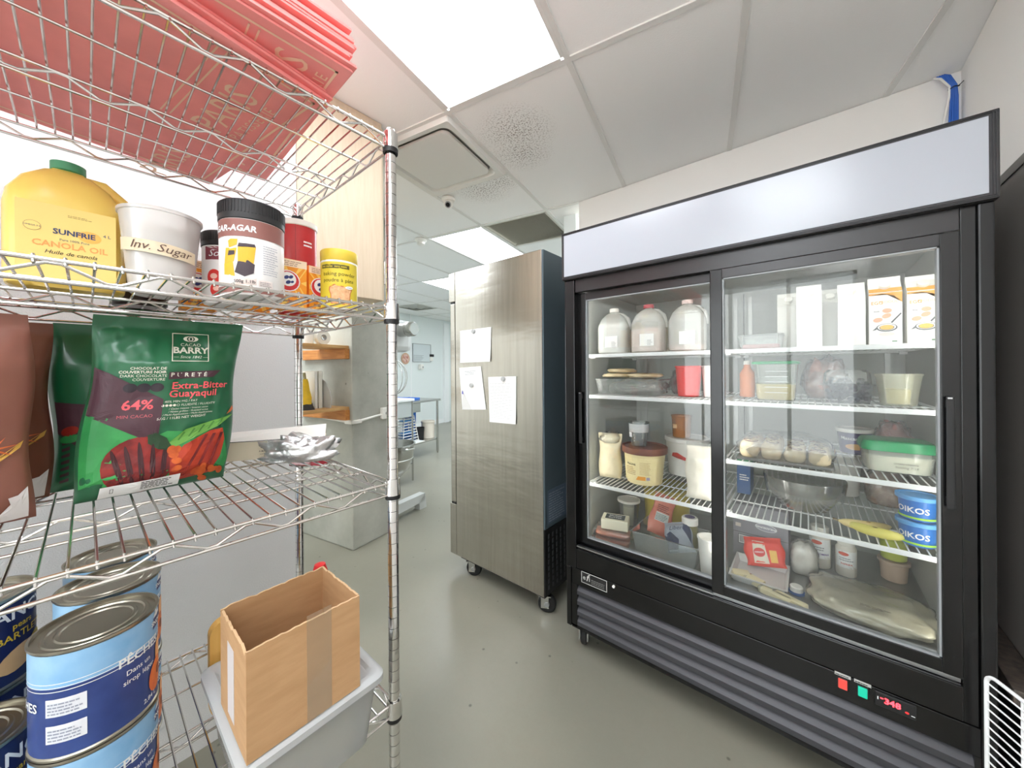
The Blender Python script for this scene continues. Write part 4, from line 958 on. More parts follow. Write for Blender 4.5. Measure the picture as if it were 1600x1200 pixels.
    # baking powder
    t = thing('baking_powder_tub', 'yellow baking powder tub with bread picture on the rack', 'tub', (-.955, .432, z), 1.15)
    r = .044
    k = M(); k.lathe([(r * .96, 0), (r, .004), (r, .124), (r * .97, .128), (.001, .128)], 40); k.build('body', mat('powder_white', (244, 243, 236), .4), t, True)
    k = M(); k.lathe([(r * 1.0, .124), (r * 1.02, .126), (r * 1.02, .150), (r * .98, .153), (.001, .153)], 40); k.build('lid', mat('powder_lid', (226, 196, 66), .45), t, True)
    s = cyl(r * 1.001); ye = mat('powder_yellow', (224, 200, 58), .45)
    k = M(); k.grid(lambda u, v: s((u - .52) * .115, .003 + v * .116, .0006), 30, 2); k.build('paper_label', ye, t, True)
    dpoly(t, rect(-.046, .024, .102, .112), s, mat('powder_olive', (92, 86, 32), .5), .0011); text(t, 'no name  sans nom', s, -.012, .107, .0075, ye, .02, off=.0016)
    tx = mat('powder_text', (84, 76, 24), .5)
    text(t, 'baking powder', s, .000, .088, .0135, tx, .0, off=.0012); text(t, 'poudre à pâte', s, -.002, .072, .0135, tx, 0, off=.0012)
    cr = mat('bread_crust', (206, 120, 60), .6); cm_ = mat('bread_crumb', (236, 186, 140), .7, rgb2=(216, 156, 110), noise_scale=120)
    outl = [(u + .010, v) for u, v in [(-.030, .012), (.014, .010), (.017, .040), (.021, .050), (.014, .060), (-.004, .058), (-.022, .062), (-.034, .055), (-.035, .046), (-.031, .036)]]
    dpoly(t, outl, s, cr, .0011); dpoly(t, [(.003 + (u - .003) * .9, .036 + (v - .036) * .9) for u, v in outl], s, cm_, .0015)
    dpoly(t, ell(.023, .055, .010, .004, .1), s, white, .0022); text(t, 'simple', s, .023, .055, .005, mat('oil_navy'), 0, off=.0026)
tier2()

# ------------------------------------------------------------------ third tier
def tier3():
    z = TOP[1]
    gm = mat('bag_green', (30, 104, 66), .32, rgb2=(24, 90, 58), noise_scale=5, coat=.2)
    lg = mat('bag_green_light', (62, 158, 84), .35, rgb2=(44, 134, 72), noise_scale=9)
    plum = mat('bag_plum', (78, 48, 58), .35); pink = mat('bag_pink', (240, 96, 104), .4); wh = mat('bag_white', (226, 226, 210), .45)
    # big green bag: front faces the aisle
    t = thing('chocolate_bag', 'green bag of dark chocolate with cocoa pod picture in front on rack', 'bag', (-1.135, .102, z), pi / 2, 'green chocolate bags')
    W_, H_ = .245, .385
    s0 = pouch(t, W_, H_, .10, gm, 2, .035, wr=.006, nu=64, nv=90)
    s = lambda u, v, o=0.: s0(u, v, o + .0012)
    dk = mat('bag_green_deep', (20, 74, 50), .35)
    dpoly(t, [(-.117, .030), (.114, .030), (.117, .05), (.1, .12), (.0, .135), (-.03, .12), (-.119, .2)], s, lg, .0006, rings=12)
    dpoly(t, [(-.1185, .275), (-.096, .262), (-.012, .205), (-.014, .118), (-.04, .125), (-.1185, .178)], s, plum, .0014, rings=12)
    text(t, '64%', s, -.050, .194, .028, pink, .02, off=.0020); text(t, 'MIN CACAO', s, -.052, .171, .0092, mat('bag_rose', (196, 92, 100), .4), 0, off=.0020)
    for q, (tx_, v, bo) in enumerate((('CHOCOLAT DE', .272, .01), ('COUVERTURE NOIR', .264, .02), ('DARK CHOCOLATE', .256, 0), ('COUVERTURE', .248, 0))): text(t, tx_, s, -.048 + (.008, 0, .002, .010)[q], v, .0078, wh, bo, off=.0014)
    for u in (-.064, -.044, -.024): dpoly(t, ell(u, .231, .0105, .0095), s, mat('choc_chip', (44, 36, 44), .4), .0018); 
    frame(t, -.006, .058, .288, .354, .0016, s, wh, .0012, 'logo_frame')
    dpoly(t, ell(.026, .341, .013, .0070), s, wh, .0012); dpoly(t, ell(.026, .341, .007, .0062), s, dk, .0016); dpoly(t, ell(.026, .341, .0045, .0052), s, wh, .002); dpoly(t, ell(.026, .341, .0022, .0036), s, dk, .0024)
    text(t, 'CACAO', s, .026, .3265, .0100, wh, 0, off=.0014); text(t, 'BARRY', s, .026, .3130, .0200, wh, .03, off=.0014); text(t, '— Since 1842 —', s, .026, .298, .0085, wh, 0, .3, off=.0014)
    dpoly(t, [(-.008, .264), (.084, .268), (.070, .252), (-.008, .248)], s, plum, .0012); text(t, 'PURETÉ', s, .026, .2575, .0120, wh, .02, off=.0018, space=1.7)
    text(t, 'Extra-Bitter', s, .050, .233, .0215, pink, .018, off=.0014); text(t, 'Guayaquil', s, .038, .215, .0215, pink, .018, off=.0014)
    text(t, '40% MIN MG / FAT', s, .018, .1985, .0068, wh, 0, off=.0014); text(t, '●●●●○ FLUIDITÉ / FLUIDITY', s, .032, .190, .0068, wh, 0, off=.0014)
    for q, tx_ in enumerate(('/ Cacao intense / Intense cacao', '/ Notes grillées / Roasted notes', '/ Multi-Applications / Multi-Applications')): text(t, tx_, s, .032, .1825 - q * .0062, .0054, wh, 0, .25, off=.0014)
    text(t, '5KG / 11LBS NET WEIGHT', s, .022, .1625, .0072, wh, .01, off=.0014)
    pod = mat('pod_red', (150, 40, 34), .4, rgb2=(96, 26, 30), noise_scale=30); podl = mat('pod_orange', (196, 66, 34), .4, rgb2=(150, 40, 30), noise_scale=20); podd = mat('pod_dark', (64, 24, 30), .4)
    dpoly(t, ell(-.035, .066, .055, .062, .25, 26), s, pod, .0014, rings=5)
    for j in range(5): dpoly(t, ell(-.068 + j * .017, .066, .0042, .052 - abs(j - 2) * .006, .28 - j * .07), s, podd, .0020, rings=2)
    dpoly(t, [(.012, .020), (.010, .07), (.03, .10), (.075, .125), (.098, .128), (.104, .10), (.10, .06), (.082, .025)], s, podl, .0018, rings=5)
    for j in range(3): dpoly(t, [(.030 + j * .022, .03), (.036 + j * .022, .03), (.072 + j * .014, .118), (.066 + j * .014, .118)], s, pod, .0024, rings=2)
    dpoly(t, [(.004, .108), (.030, .135), (.075, .148), (.118, .158), (.088, .134), (.045, .113), (.015, .098)], s, mat('leaf_green', (110, 170, 76), .4), .0022, rings=3)
    for j in range(5): dpoly(t, [(.018 + j * .017, .112 + j * .006), (.021 + j * .017, .112 + j * .006), (.030 + j * .017, .128 + j * .006), (.027 + j * .017, .130 + j * .006)], s, mat('leaf_dark', (76, 136, 56), .4), .0027, rings=1)
    dpoly(t, [(-.03, .13), (-.018, .134), (.0, .12), (.010, .10), (.008, .092), (-.012, .098), (-.028, .112)], s, mat('leaf_shadow', (40, 70, 44), .4), .0022, rings=3)
    nut = mat('cocoa_bean', (214, 100, 40), .5, rgb2=(180, 70, 30), noise_scale=60); rd = random.Random(3)
    for j in range(9): dpoly(t, ell(.055 + rd.random() * .058, .012 + rd.random() * .03, .010, .0065, rd.random() * 3), s, nut, .0026 + j * .0002, rings=2)
    for j in range(5): dpoly(t, ell(.006 + rd.random() * .018, .045 + rd.random() * .05, .009, .007, rd.random() * 3), s, nut, .0026 + j * .0002, rings=2)
    dpoly(t, [(.114, .165), (.104, .160), (.112, .172), (.116, .18), (.119, .171)], s, mat('flower_orange', (216, 110, 60), .5), .0016, rings=1)
    # white sticker low on the bag
    dpoly(t, [(-.090, .004), (.030, .010), (.030, .037), (-.088, .030)], s, paper, .0040, 'sticker', rings=4)
    lines(t, -.03, .024, .014, .033, 5, s, ink, .0046, seed=4); frame(t, -.074, -.069, .014, .024, .0008, s, ink, .0046)
    # green bag behind it
    t = thing('chocolate_bag', 'green chocolate bag half hidden behind the front green bag', 'bag', (-1.285, .075, z), pi / 2 + .02, 'green chocolate bags')
    s = pouch(t, .25, .375, .09, gm, 5, .0)
    dpoly(t, [(-.118, .2), (-.06, .19), (-.03, .12), (-.09, .10), (-.118, .13)], s, plum, .0012, rings=4)
    dpoly(t, ell(-.1, .135, .014, .01, .5), s, podl, .0018); dpoly(t, ell(-.1, .118, .016, .009, .3), s, lg, .0018)
    k = M(); 
    for j in range(7): dpoly(None, [(-.112, .02 + j * .014), (-.1, .024 + j * .014), (-.1, .032 + j * .014), (-.112, .026 + j * .014)], s, plum, .001, into=k, rings=1)
    k.build('print', plum, t)
    # brown bags
    bm_ = mat('bag_brown', (146, 94, 78), .4, rgb2=(132, 82, 68), noise_scale=6, coat=.1); bd = mat('bag_brown_dark', (124, 74, 54), .4, rgb2=(108, 62, 44), noise_scale=6)
    for x, y, rz, m_, lab, sd, w_ in ((-1.085, -.178, pi / 2 + .10, bm_, 'brown chocolate bag with orange flower print at rack edge', 11, .23), (-1.245, -.163, pi / 2 + .06, bd, 'darker brown chocolate bag standing behind the other brown bag', 15, .23)):
        t = thing('chocolate_bag', lab, 'bag', (x, y, z), rz, 'brown chocolate bags')
        s0 = pouch(t, w_, .37, .085, m_, sd, .0, nu=48, nv=64)
        s = (lambda f0: lambda u, v, o=0.: f0(u, v, o + .0015))(s0)
        fo = mat('flower_orange'); st = mat('stem_gold', (206, 160, 70), .5)
        for (u, v) in ((.075, .135),):
            k = M()
            for j in range(7):
                an = j * 2 * pi / 7 + .2; dpoly(None, [(u + .004 * cos(an - .5), v + .004 * sin(an - .5)), (u + .028 * cos(an), v + .022 * sin(an)), (u + .004 * cos(an + .5), v + .004 * sin(an + .5))], s, fo, .0018, into=k, rings=1)
            k.build('flower_print', fo, t)
        dpoly(t, [(.02, .085), (.05, .104), (.085, .124), (.108, .145), (.104, .133), (.075, .108), (.022, .076)], s, st, .0012, rings=1)
        dpoly(t, [(.072, .106), (.079, .106), (.076, .07), (.064, .052), (.069, .072)], s, st, .0014, rings=1)
        dpoly(t, [(.038, .085), (.05, .06), (.05, .03), (.042, .008), (.034, .03), (.034, .06)], s, mat('leaf_pale', (124, 176, 110), .5), .0014, rings=2)
        dpoly(t, [(.062, .004), (.107, .006), (.109, .062), (.098, .050), (.088, .048), (.090, .036), (.078, .018)], s, mat('white_patch', (226, 222, 220), .5), .0014, rings=2)
    # long roll box
    t = thing('roll_box', 'long cream and white carton of foil roll at rack back', 'box', (-1.284, .352, z), 1.06)
    k = M(); k.box(-.135, .165, -.028, .028, .001, .056, bev=.001); k.build('carton', mat('carton_cream', (234, 222, 198), .6), t)
    k = M(); k.add([(-.135, -.030, .060), (.168, -.034, .050), (.166, .020, .090), (-.135, .024, .076)], [(0, 1, 2, 3)]); k.add([(-.135, -.030, .0585), (.168, -.034, .0485), (.166, .020, .0885), (-.135, .024, .0745)], [(3, 2, 1, 0)])
    k.add([(-.135, .024, .076), (.166, .020, .090), (.165, .028, .056), (-.135, .028, .056)], [(0, 1, 2, 3)]); k.build('lid_flap', wplastic, t)
    k = M(); k.box(-.133, .15, -.0312, -.0302, .0560, .0576); k.build('cutter_strip', mat('cutter', (60, 60, 62), .5), t)
    s = flat(-.0285); 
    for i in range(9): dpoly(t, ell(.012 + (i - 4) * .0045, .034 + (.004 if i % 2 else .009), .003, .004), s, mat('faint_logo', (150, 140, 124), .6), .0006)
    text(t, 'A MAPLE LEAF', s, .012, .025, .0065, mat('logo_brown', (110, 100, 90), .6), .01, off=.0008); lines(t, -.006, .032, .016, .019, 1, s, mat('faint_logo'), seed=4)
    dpoly(t, rect(-.120, -.085, .040, .044), s, ink, .0008)
    k = M(); k.box(.1652, .1656, -.02, .02, .01, .05); k.build('end_flap', mat('carton_cream2', (222, 208, 180), .6), t)
    # crumpled foil
    t = thing('foil_sheet', 'crumpled silver foil parcel in front of long carton on rack', 'foil', (-1.150, .408, z), .95)
    fm = mat('foil', (222, 222, 222), .34, 1., noise_amt=.15, noise_scale=40, bump=.9, bump_scale=60)
    lump(t, .095, .036, .066, fm, 21, 'foil', .42, 2.2, 40, 20)
    # red wrapped pack below the foil
    t = thing('red_pack', 'small red and clear wrapped pack under the foil at rack corner', 'pack', (-1.215, .452, SHELF_Z[1] - .030), .6)
    k = M(); k.box(-.05, .05, -.018, .018, -.0, .018, bev=.004); k.build('pack', mat('pack_red', (196, 44, 62), .3), t)
    k = M(); k.box(-.055, .02, -.022, .022, -.003, .021, bev=.006); k.build('wrap', film, t)
tier3()

# ------------------------------------------------------------------ lowest tier
def tier4():
    z = TOP[0]; h = .1765
    R_ = pi / 2
    can('peach can stacked on top next to the cardboard box, its label in full view', -.985, .012, z + h, 1.56, 'peach')
    can('peach can under the top peach can next to the cardboard box', -.985, .012, z, 1.62, 'peach')
    can('upper peach can in the middle row between two stacked cans', -1.150, .032, z + h, 1.56, 'peach')
    can('lower peach can in the middle row', -1.150, .032, z, 1.6, 'peach')
    can('upper peach can against the wall side of the rack', -1.315, .040, z + h, 1.5, 'peach')
    can('lower peach can against the wall side of the rack', -1.315, .040, z, 1.6, 'peach')
    can('upper navy pear can beside the peach cans', -1.275, -.146, z + h, 1.78, 'pear')
    can('lower navy pear can beside the peach cans', -1.275, -.146, z, 1.78, 'pear')
    can('navy pear can standing alone at the rack edge', -1.105, -.135, z, 1.7, 'pear')
    # plastic bin, box standing on it
    t = thing('storage_bin', 'translucent grey plastic storage bin with lid under the cardboard box', 'bin', (-.865, .285, z))
    bp = clear('bin_plastic', (196, 198, 198), .5, .25, .4)
    def rr(a, b, rad, n=5):
        o = []
        for cx, cy, t0 in ((1, 1, 0), (-1, 1, pi / 2), (-1, -1, pi), (1, -1, 3 * pi / 2)):
            for i in range(n + 1): an = t0 + pi / 2 * i / n; o.append((cx * (a - rad) + rad * cos(an), cy * (b - rad) + rad * sin(an)))
        return o
    def loft(k, secs):
        n = len(secs[0][0]); o = len(k.v)
        for P, zz in secs: k.v += [(p[0], p[1], zz) for p in P]
        for i in range(len(secs) - 1):
            for j in range(n): k.f.append((o + i * n + j, o + i * n + (j + 1) % n, o + (i + 1) * n + (j + 1) % n, o + (i + 1) * n + j))
        k.f.append(tuple(o + j for j in reversed(range(n)))); k.f.append(tuple(o + (len(secs) - 1) * n + j for j in range(n)))
    k = M(); loft(k, [(rr(.135, .105, .02), 0), (rr(.148, .118, .02), .12), (rr(.156, .126, .02), .125), (rr(.156, .126, .02), .132)]); k.build('tub', bp, t, True)
    k = M(); loft(k, [(rr(.16, .13, .022), .130), (rr(.16, .13, .022), .142), (rr(.152, .122, .02), .148), (rr(.14, .11, .02), .148), (rr(.134, .104, .02), .142)]); k.build('lid', clear('bin_lid', (204, 206, 206), .72, .25, .4), t, True)
    k = M(); k.box(.05, .12, -.08, .08, .004, .08, bev=.01); k.build('contents', mat('bin_contents', (206, 196, 176), .6), t)
    # open cardboard box
    t = thing('cardboard_box', 'open-topped brown cardboard box with torn rim on the plastic bin', 'box', (-.797, .262, z + .1495), 0)
    cb = mat('cardboard', (190, 150, 108), .8, rgb2=(180, 140, 98), noise_scale=5, bump=.1, bump_scale=8, stretch=(3, 3, 14)); cbi = mat('cardboard_inside', (170, 124, 82), .85); edge = mat('cardboard_edge', (206, 172, 132), .9)
    a, b, hh, th = .086, .096, .186, .0035
    rd = random.Random(5)
    def wall(p0, p1, nrm, nm, rag):
        k = M(); n = 26; p0 = Vector(p0); p1 = Vector(p1); nrm = Vector(nrm); o_ = []; i_ = []
        hs = [hh - rag * abs(noise.noise(Vector((i * .9, rag * 900, 2)))) for i in range(n + 1)]
        v = []
        for i in range(n + 1):
            p = p0.lerp(p1, i / n); v += [(p.x, p.y, 0), (p.x, p.y, hs[i]), (p.x - nrm.x * th, p.y - nrm.y * th, hs[i]), (p.x - nrm.x * th, p.y - nrm.y * th, 0)]
        f = []
        for i in range(n):
            q = i * 4
            for j in range(4): f.append((q + j, q + 4 + j, q + 4 + (j + 1) % 4, q + (j + 1) % 4))
        f += [(0, 1, 2, 3), (n * 4 + 3, n * 4 + 2, n * 4 + 1, n * 4)]
        k.add(v, f); w_ = k.build(nm, cb, t)
        k = M(); v = []
        for i in range(n + 1):
            p = p0.lerp(p1, i / n); v += [(p.x + nrm.x * .0003, p.y + nrm.y * .0003, hs[i] + .0006), (p.x - nrm.x * (th + .0003), p.y - nrm.y * (th + .0003), hs[i] + .0006)]
        k.add(v, [(2 * i, 2 * i + 2, 2 * i + 3, 2 * i + 1) for i in range(n)]); k.build('torn_edge', edge, w_)
        return w_
    fw = wall((a, -b, 0), (a, b, 0), (1, 0, 0), 'wall_panel', .004); wall((-a, b, 0), (-a, -b, 0), (-1, 0, 0), 'wall_panel', .006)
    wall((-a + th, -b, 0), (a - th, -b, 0), (0, -1, 0), 'wall_panel', .014); rw = wall((a - th, b, 0), (-a + th, b, 0), (0, 1, 0), 'wall_panel', .010)
    k = M(); k.box(-a + th, a - th, -b + th, b - th, .0005, .004); k.build('bottom', cbi, t)
    k = M(); k.box(a + .0002, a + .0006, -.004, .040, .0, .196); k.build('clear_tape', clear('box_tape', (222, 196, 168), .12, .25, .15), t)
    k = M(); k.box(-.03, .012, -b - .0008, -b - .0002, .02, .15); k.build('paper_label', mat('box_label', (206, 198, 196), .7), t)
    k = M(); k.box(.0, .004, -.05, .04, .005, .11, Matrix.Rotation(.3, 4, 'Z')); k.build('divider', mat('divider_card', (214, 150, 60), .8), t)
    tub('black_cup', 'small black pot inside the cardboard box', 'pot', -.81, .225, z + .1545, .022, .026, .085, blackm, mat('jar_lid'))
    # wooden board behind
    t = thing('wood_board', 'pale wooden board with rounded corners standing behind the cardboard box', 'board', (-1.055, .262, z + .001), 0)
    wb = wood('beech', (232, 184, 100), (220, 166, 82), (10, 10, 1.2), .5)
    k = M(); P = rr(.110, .085, .03, 6); k.add([(-.011, p[1], p[0] + .110) for p in P] + [(.011, p[1], p[0] + .110) for p in P], [tuple(range(len(P)))[::-1], tuple(range(len(P), 2 * len(P)))] + [(i, (i + 1) % len(P), len(P) + (i + 1) % len(P), len(P) + i) for i in range(len(P))])
    k.build('board', wb, t); k = M(); k.tube([(-.0115, 0, .19), (.0115, 0, .19)], .008, 16); k.build('hanging_hole', mat('hole_dark', (80, 56, 30), .8), t)
    t = thing('red_handle_tool', 'tool with red rounded handle behind the cardboard box', 'tool', (-1.08, .428, z - .13))
    k = M(); k.lathe([(.012, .28), (.019, .30), (.020, .35), (.014, .372), (.001, .376)], 20); k.build('grip', mat('grip_red', (220, 40, 44), .4), t, True)
    k = M(); k.lathe([(.006, .13), (.006, .29)], 12); k.build('shaft', steel2, t, True); k = M(); k.box(-.02, .02, -.006, .006, .131, .16, bev=.003); k.build('head', steel2, t)
tier4()

# ------------------------------------------------------------------ food in the fridge
def fridge_food():
    S1, S2, S3, S4, FLR = 1.401, 1.204, .981, .778, IFL + .001
    milk = mat('milk', (246, 244, 238), .4); pinkm = mat('milk_pink', (238, 214, 202), .4)
    jugp = clear('jug_plastic', (240, 240, 236), .35, .15, .4)
    # left bay, first shelf
    for x, lab, liq, lev, cm_ in ((-.748, 'full milk jug on the upper shelf, white throughout', milk, .66, mat('cap_white', (232, 226, 220), .5)), (-.578, 'milk jug with pinkish milk between two other jugs', pinkm, .5, mat('cap_red', (176, 66, 76), .5)), (-.410, 'nearly empty milk jug next to the door edge on upper shelf', pinkm, .12, mat('cap_pale', (214, 190, 186), .5))):
        t = jug(lab, x, 1.70, S1, .152, .225, jugp, liq, lev, cm_, .2, 'milk jugs on the upper shelf')
        s = flat(-.0762); dpoly(t, rect(-.03, .03, .03, .085), s, mat('milk_label', (240, 240, 238), .5), .0006); lines(t, .002, .024, .034, .06, 5, s, grey, .001, seed=int(x * 90))
    for x, lab in ((-.665, 'yellow juice jug behind the first two milk jugs'), (-.490, 'yellow juice jug behind the middle and last milk jugs')):
        jug(lab, x, 1.90, S1, .15, .21, jugp, mat('juice_yellow', (238, 214, 120), .4), .55, mat('cap_yellow', (230, 200, 60), .5), 0, 'juice jugs at the back')
    # left bay, second shelf: clear tray with flat breads
    t = thing('bread_tray', 'clear plastic tray wrapped in film with flat breads on top', 'tray', (-.665, 1.735, S2), 0)
    def tray(k, a, b, h, th=.002, sl=.92):
        o = [(a * sl, b * sl, 0), (a, b, h)]
        v = []
        for (p, q, z) in ((a * sl, b * sl, 0), (a, b, h), (a + .006, b + .006, h), (a + .006, b + .006, h - .004)): v += [(-p, -q, z), (p, -q, z), (p, q, z), (-p, q, z)]
        f = [(0, 1, 2, 3)]
        for i in range(3):
            for j in range(4): f.append((i * 4 + j, i * 4 + (j + 1) % 4, i * 4 + 4 + (j + 1) % 4, i * 4 + 4 + j))
        k.add(v, f); return k
    tray(M(), .15, .11, .075).build('tray', clearp, t)
    k = M(); k.box(-.10, .12, -.07, .08, .004, .05, bev=.012); k.build('contents', clear('glassy_content', (206, 210, 204), .35, .1, .6), t)
    lump(t, .12, .10, .07, film, 6, 'film', .25, 3, loc=(.04, -.02, .004))
    bread = mat('flat_bread', (232, 214, 178), .8, rgb2=(206, 180, 136), noise_scale=22)
    for i, (x, y, zz, a) in enumerate(((-.075, -.02, .082, .075), (-.06, .0, .105, .07), (.06, -.01, .082, .08))):
        b = thing('flat_bread', ('round flat bread lying on the clear tray, lower of two', 'round flat bread on top of another over the clear tray', 'single wide flat bread beside two stacked ones on the tray')[i], 'bread', (-.665 + x, 1.735 + y, S2 + zz), 0, 'flat breads on the clear tray')
        lump(b, a, a * .9, .020, bread, 30 + i, 'bread', .16, 2.2); k = M(); k.grid(lambda u, v: ((u - .5) * a * .9, -.02 + (v - .5) * a * .9, .0215 + .004 * noise.noise(Vector((u * 3, v * 3, i)))), 8, 8); k.build('paper_liner', clear('bread_film', (236, 230, 216), .3, .2, .5), b, 2)
    t = tub('red_tub', 'bright red tapered tub on the second fridge shelf', 'tub', -.412, 1.72, S2, .043, .053, .135, mat('tub_red', (222, 48, 44), .4), None, fill=mat('cream_fill', (230, 190, 180), .6), fill_h=.92)
    tub('white_tub', 'white paper tub next to the red tub', 'tub', -.315, 1.72, S2, .036, .043, .135, wplastic, None, fill=cream, fill_h=.9)
    t = thing('jam_bag', 'dark red fruit in a clear bag behind the red tub', 'bag', (-.470, 1.88, S2)); lump(t, .055, .05, .10, mat('dark_fruit', (112, 42, 46), .4), 12, 'fruit', .25); lump(t, .060, .055, .112, film, 13, 'wrap', .2)
    # left bay, third shelf
    t = thing('dough_bag', 'tall pale dough bag twisted shut beside the brown-lidded bucket', 'bag', (-.775, 1.70, S4), .2)
    f_ = pouch(t, .11, .225, .09, mat('dough', (240, 226, 190), .5), 40, 0, 'dough', .006, .2); lump(t, .05, .04, .05, film, 42, 'twist', .3, loc=(0, 0, .18))
    t = tub('cream_bucket', 'cream bucket with brown lid on the lower left shelf', 'bucket', -.620, 1.748, S4, .080, .096, .165, mat('bucket_cream', (240, 222, 168), .45), mat('lid_brown', (124, 74, 60), .45), .028, lid_r=.105)
    s = cyl(.0885, .0955, .165); 
    dpoly(t, [(-.075, .02), (.08, .02), (.085, .13), (-.08, .13)], s, mat('bucket_label', (244, 228, 172), .45), .0015, rings=5)
    text(t, 'PRALINE', s, -.03, .098, .012, ink, .02, off=.0025); lines(t, -.06, -.005, .05, .09, 5, s, mat('bucket_print', (190, 160, 110), .6), .0025, seed=3); lines(t, .01, .06, .055, .115, 11, s, mat('bucket_print'), .0025, seed=4, fill=.3)
    dpoly(t, [(-.008, .028), (.034, .028), (.034, .046), (.002, .046)], s, mat('bucket_orange', (240, 160, 50), .5), .0025); dpoly(t, rect(.038, .052, .030, .044), s, mat('bucket_lilac', (170, 160, 190), .5), .0025)
    k = M(); k.tube([(.098 * cos(a), .098 * sin(a), .12 - .05 * sin(a) ** 2) for a in [pi * i / 14 for i in range(15)]], .002, 6); k.build('bail_handle', steel2, t, True)
    t = tub('dark_sauce_cup', 'clear cup of dark sauce standing on the brown lid', 'cup', -.648, 1.752, S4 + .170, .036, .046, .118, clearp, None, fill=mat('dark_sauce', (52, 52, 66), .35), fill_h=.55)
    dpoly(t, rect(-.04, -.018, .045, .068), cyl(.041, .046, .118), paper, .002); k = M(); k.grid(lambda u, v: cyl(.0425, .046, .118)((u - .5) * .25, .07 + v * .04, .001 + .0012 * noise.noise(Vector((u * 30, v * 9, 1)))), 40, 4); k.build('foam_film', clear('frosty', (238, 238, 240), .6, .3, .4), t, True)
    t = tub('white_bucket', 'white plastic bucket with red logo at the back of lower shelf', 'bucket', -.495, 2.02, S4, .088, .100, .185, wplastic, wplastic, .02)
    s = cyl(.094, .1, .185); dpoly(t, [(-.05, .100), (.02, .085), (.02, .10), (-.02, .122), (-.045, .118)], s, mat('logo_red', (200, 60, 56), .5), .0015); text(t, 'cuisine', s, -.02, .100, .016, ink, 0, .3, -.12, .0024)
    t = tub('caramel_cup', 'orange caramel cup standing on the white bucket', 'cup', -.515, 2.00, S4 + .19, .042, .048, .115, clear('caramel_wall', (206, 130, 50), .5, .1, .4), None, fill=mat('caramel', (200, 112, 38), .4), fill_h=.92); dpoly(t, rect(-.035, -.01, .05, .07), cyl(.046), mat('tape_beige', (220, 180, 130), .6), .0012)
    t = thing('milk_bag', 'upright soft bag of cream beside the white bucket', 'bag', (-.345, 1.655, S4), .1); pouch(t, .125, .225, .07, mat('milk_bag_film', (240, 234, 220), .3), 50, 0, 'bag', .007, .1)
    k = M(); k.box(-.06, .06, -.003, .003, .222, .236); k.build('seal', film, t)
    # left bay, floor
    sal = mat('salmon', (236, 146, 110), .4, rgb2=(220, 112, 80), noise_scale=26)
    for i, (dz, lab) in enumerate(((0, 'flat salmon pack lying on the fridge floor, lower'), (.030, 'flat salmon pack with clear lid on top of another pack'))):
        t = thing('salmon_pack', lab, 'pack', (-.735, 1.635 + i * .004, FLR + dz), .12 + i * .1, 'salmon packs on the fridge floor')
        lump(t, .08, .05, .020, sal, 60 + i, 'salmon', .1, 3.5); k = M(); k.box(-.088, .088, -.058, .058, 0, .027, bev=.008); k.build('vacuum_pack', film, t)
    t = thing('butter_block', 'white butter block with black label on the salmon packs', 'butter', (-.728, 1.650, FLR + .060), .28)
    k = M(); k.box(-.062, .062, -.042, .042, 0, .048, bev=.004); k.build('block', mat('butter_pale', (242, 236, 212), .5), t)
    s = top(.048); dpoly(t, rect(-.045, .045, -.028, .030), s, mat('label_slate', (52, 60, 66), .5), .0005); text(t, 'BEURRE', s, 0, .012, .017, white, .02, off=.001); text(t, 'BUTTER', s, 0, -.010, .017, white, .02, off=.001)
    tub('cream_pot', 'pale cream pot behind the butter block', 'pot', -.745, 1.86, FLR, .045, .052, .13, clearp, offwhite, fill=cream, fill_h=.8)
    t = tub('yellow_bucket', 'yellow mustard bucket with see-through lid at the fridge back', 'bucket', -.600, 2.03, FLR, .11, .118, .185, mat('bucket_yellow', (226, 202, 84), .4), clear('yellow_lid', (210, 190, 90), .7, .2, .4), .02)
    k = M(); k.box(.0, .06, -.1205, -.118, .05, .1); k.build('sticker', mat('sticker_red', (200, 90, 80), .5), t)
    t = thing('clear_bin', 'clear plastic bin holding packets on the fridge floor', 'bin', (-.487, 1.695, FLR), 0)
    tray(M(), .135, .105, .095, sl=.9).build('bin', clear('bin_clear', (222, 230, 228), .28, .1, .5), t)
    t = thing('ham_pack', 'pink ham packet leaning inside the clear bin', 'packet', (-.560, 1.735, FLR + .042), .5, rot=(-.45, .35, .45))
    s = pouch(t, .10, .19, .03, mat('ham_pink', (218, 140, 122), .35, rgb2=(196, 104, 84), noise_scale=18), 71, 0, 'packet', .004, .06); dpoly(t, rect(-.03, .03, .06, .1), s, mat('ham_label', (206, 210, 206), .5), .001); lines(t, -.03, .03, .105, .14, 4, s, mat('ham_print', (110, 60, 56), .6), .001, seed=1); lines(t, -.028, .028, .064, .096, 5, s, mat('ham_ink', (90, 110, 110), .6), .0016, seed=2)
    t = thing('dressing_bottle', 'bottle with wide white and purple cap inside the clear bin', 'bottle', (-.420, 1.758, FLR + .004), 0)
    k = M(); k.lathe([(.030, 0), (.034, .01), (.034, .10), (.028, .125)], 28); k.build('bottle', mat('olive_glass', (120, 116, 70), .3), t, True); k = M(); k.lathe([(.030, .118), (.034, .12), (.034, .145), (.03, .15), (.001, .15)], 28); k.build('cap', wplastic, t, True); dpoly(t, ell(0, 0, .022, .022), top(.1502), mat('cap_purple', (90, 76, 130), .5), .0006)
    t = thing('milk_pouch', 'dark blue and silver milk pouch lying in the clear bin', 'pouch', (-.428, 1.655, FLR + .030), .3, rot=(-.75, -.25, .25))
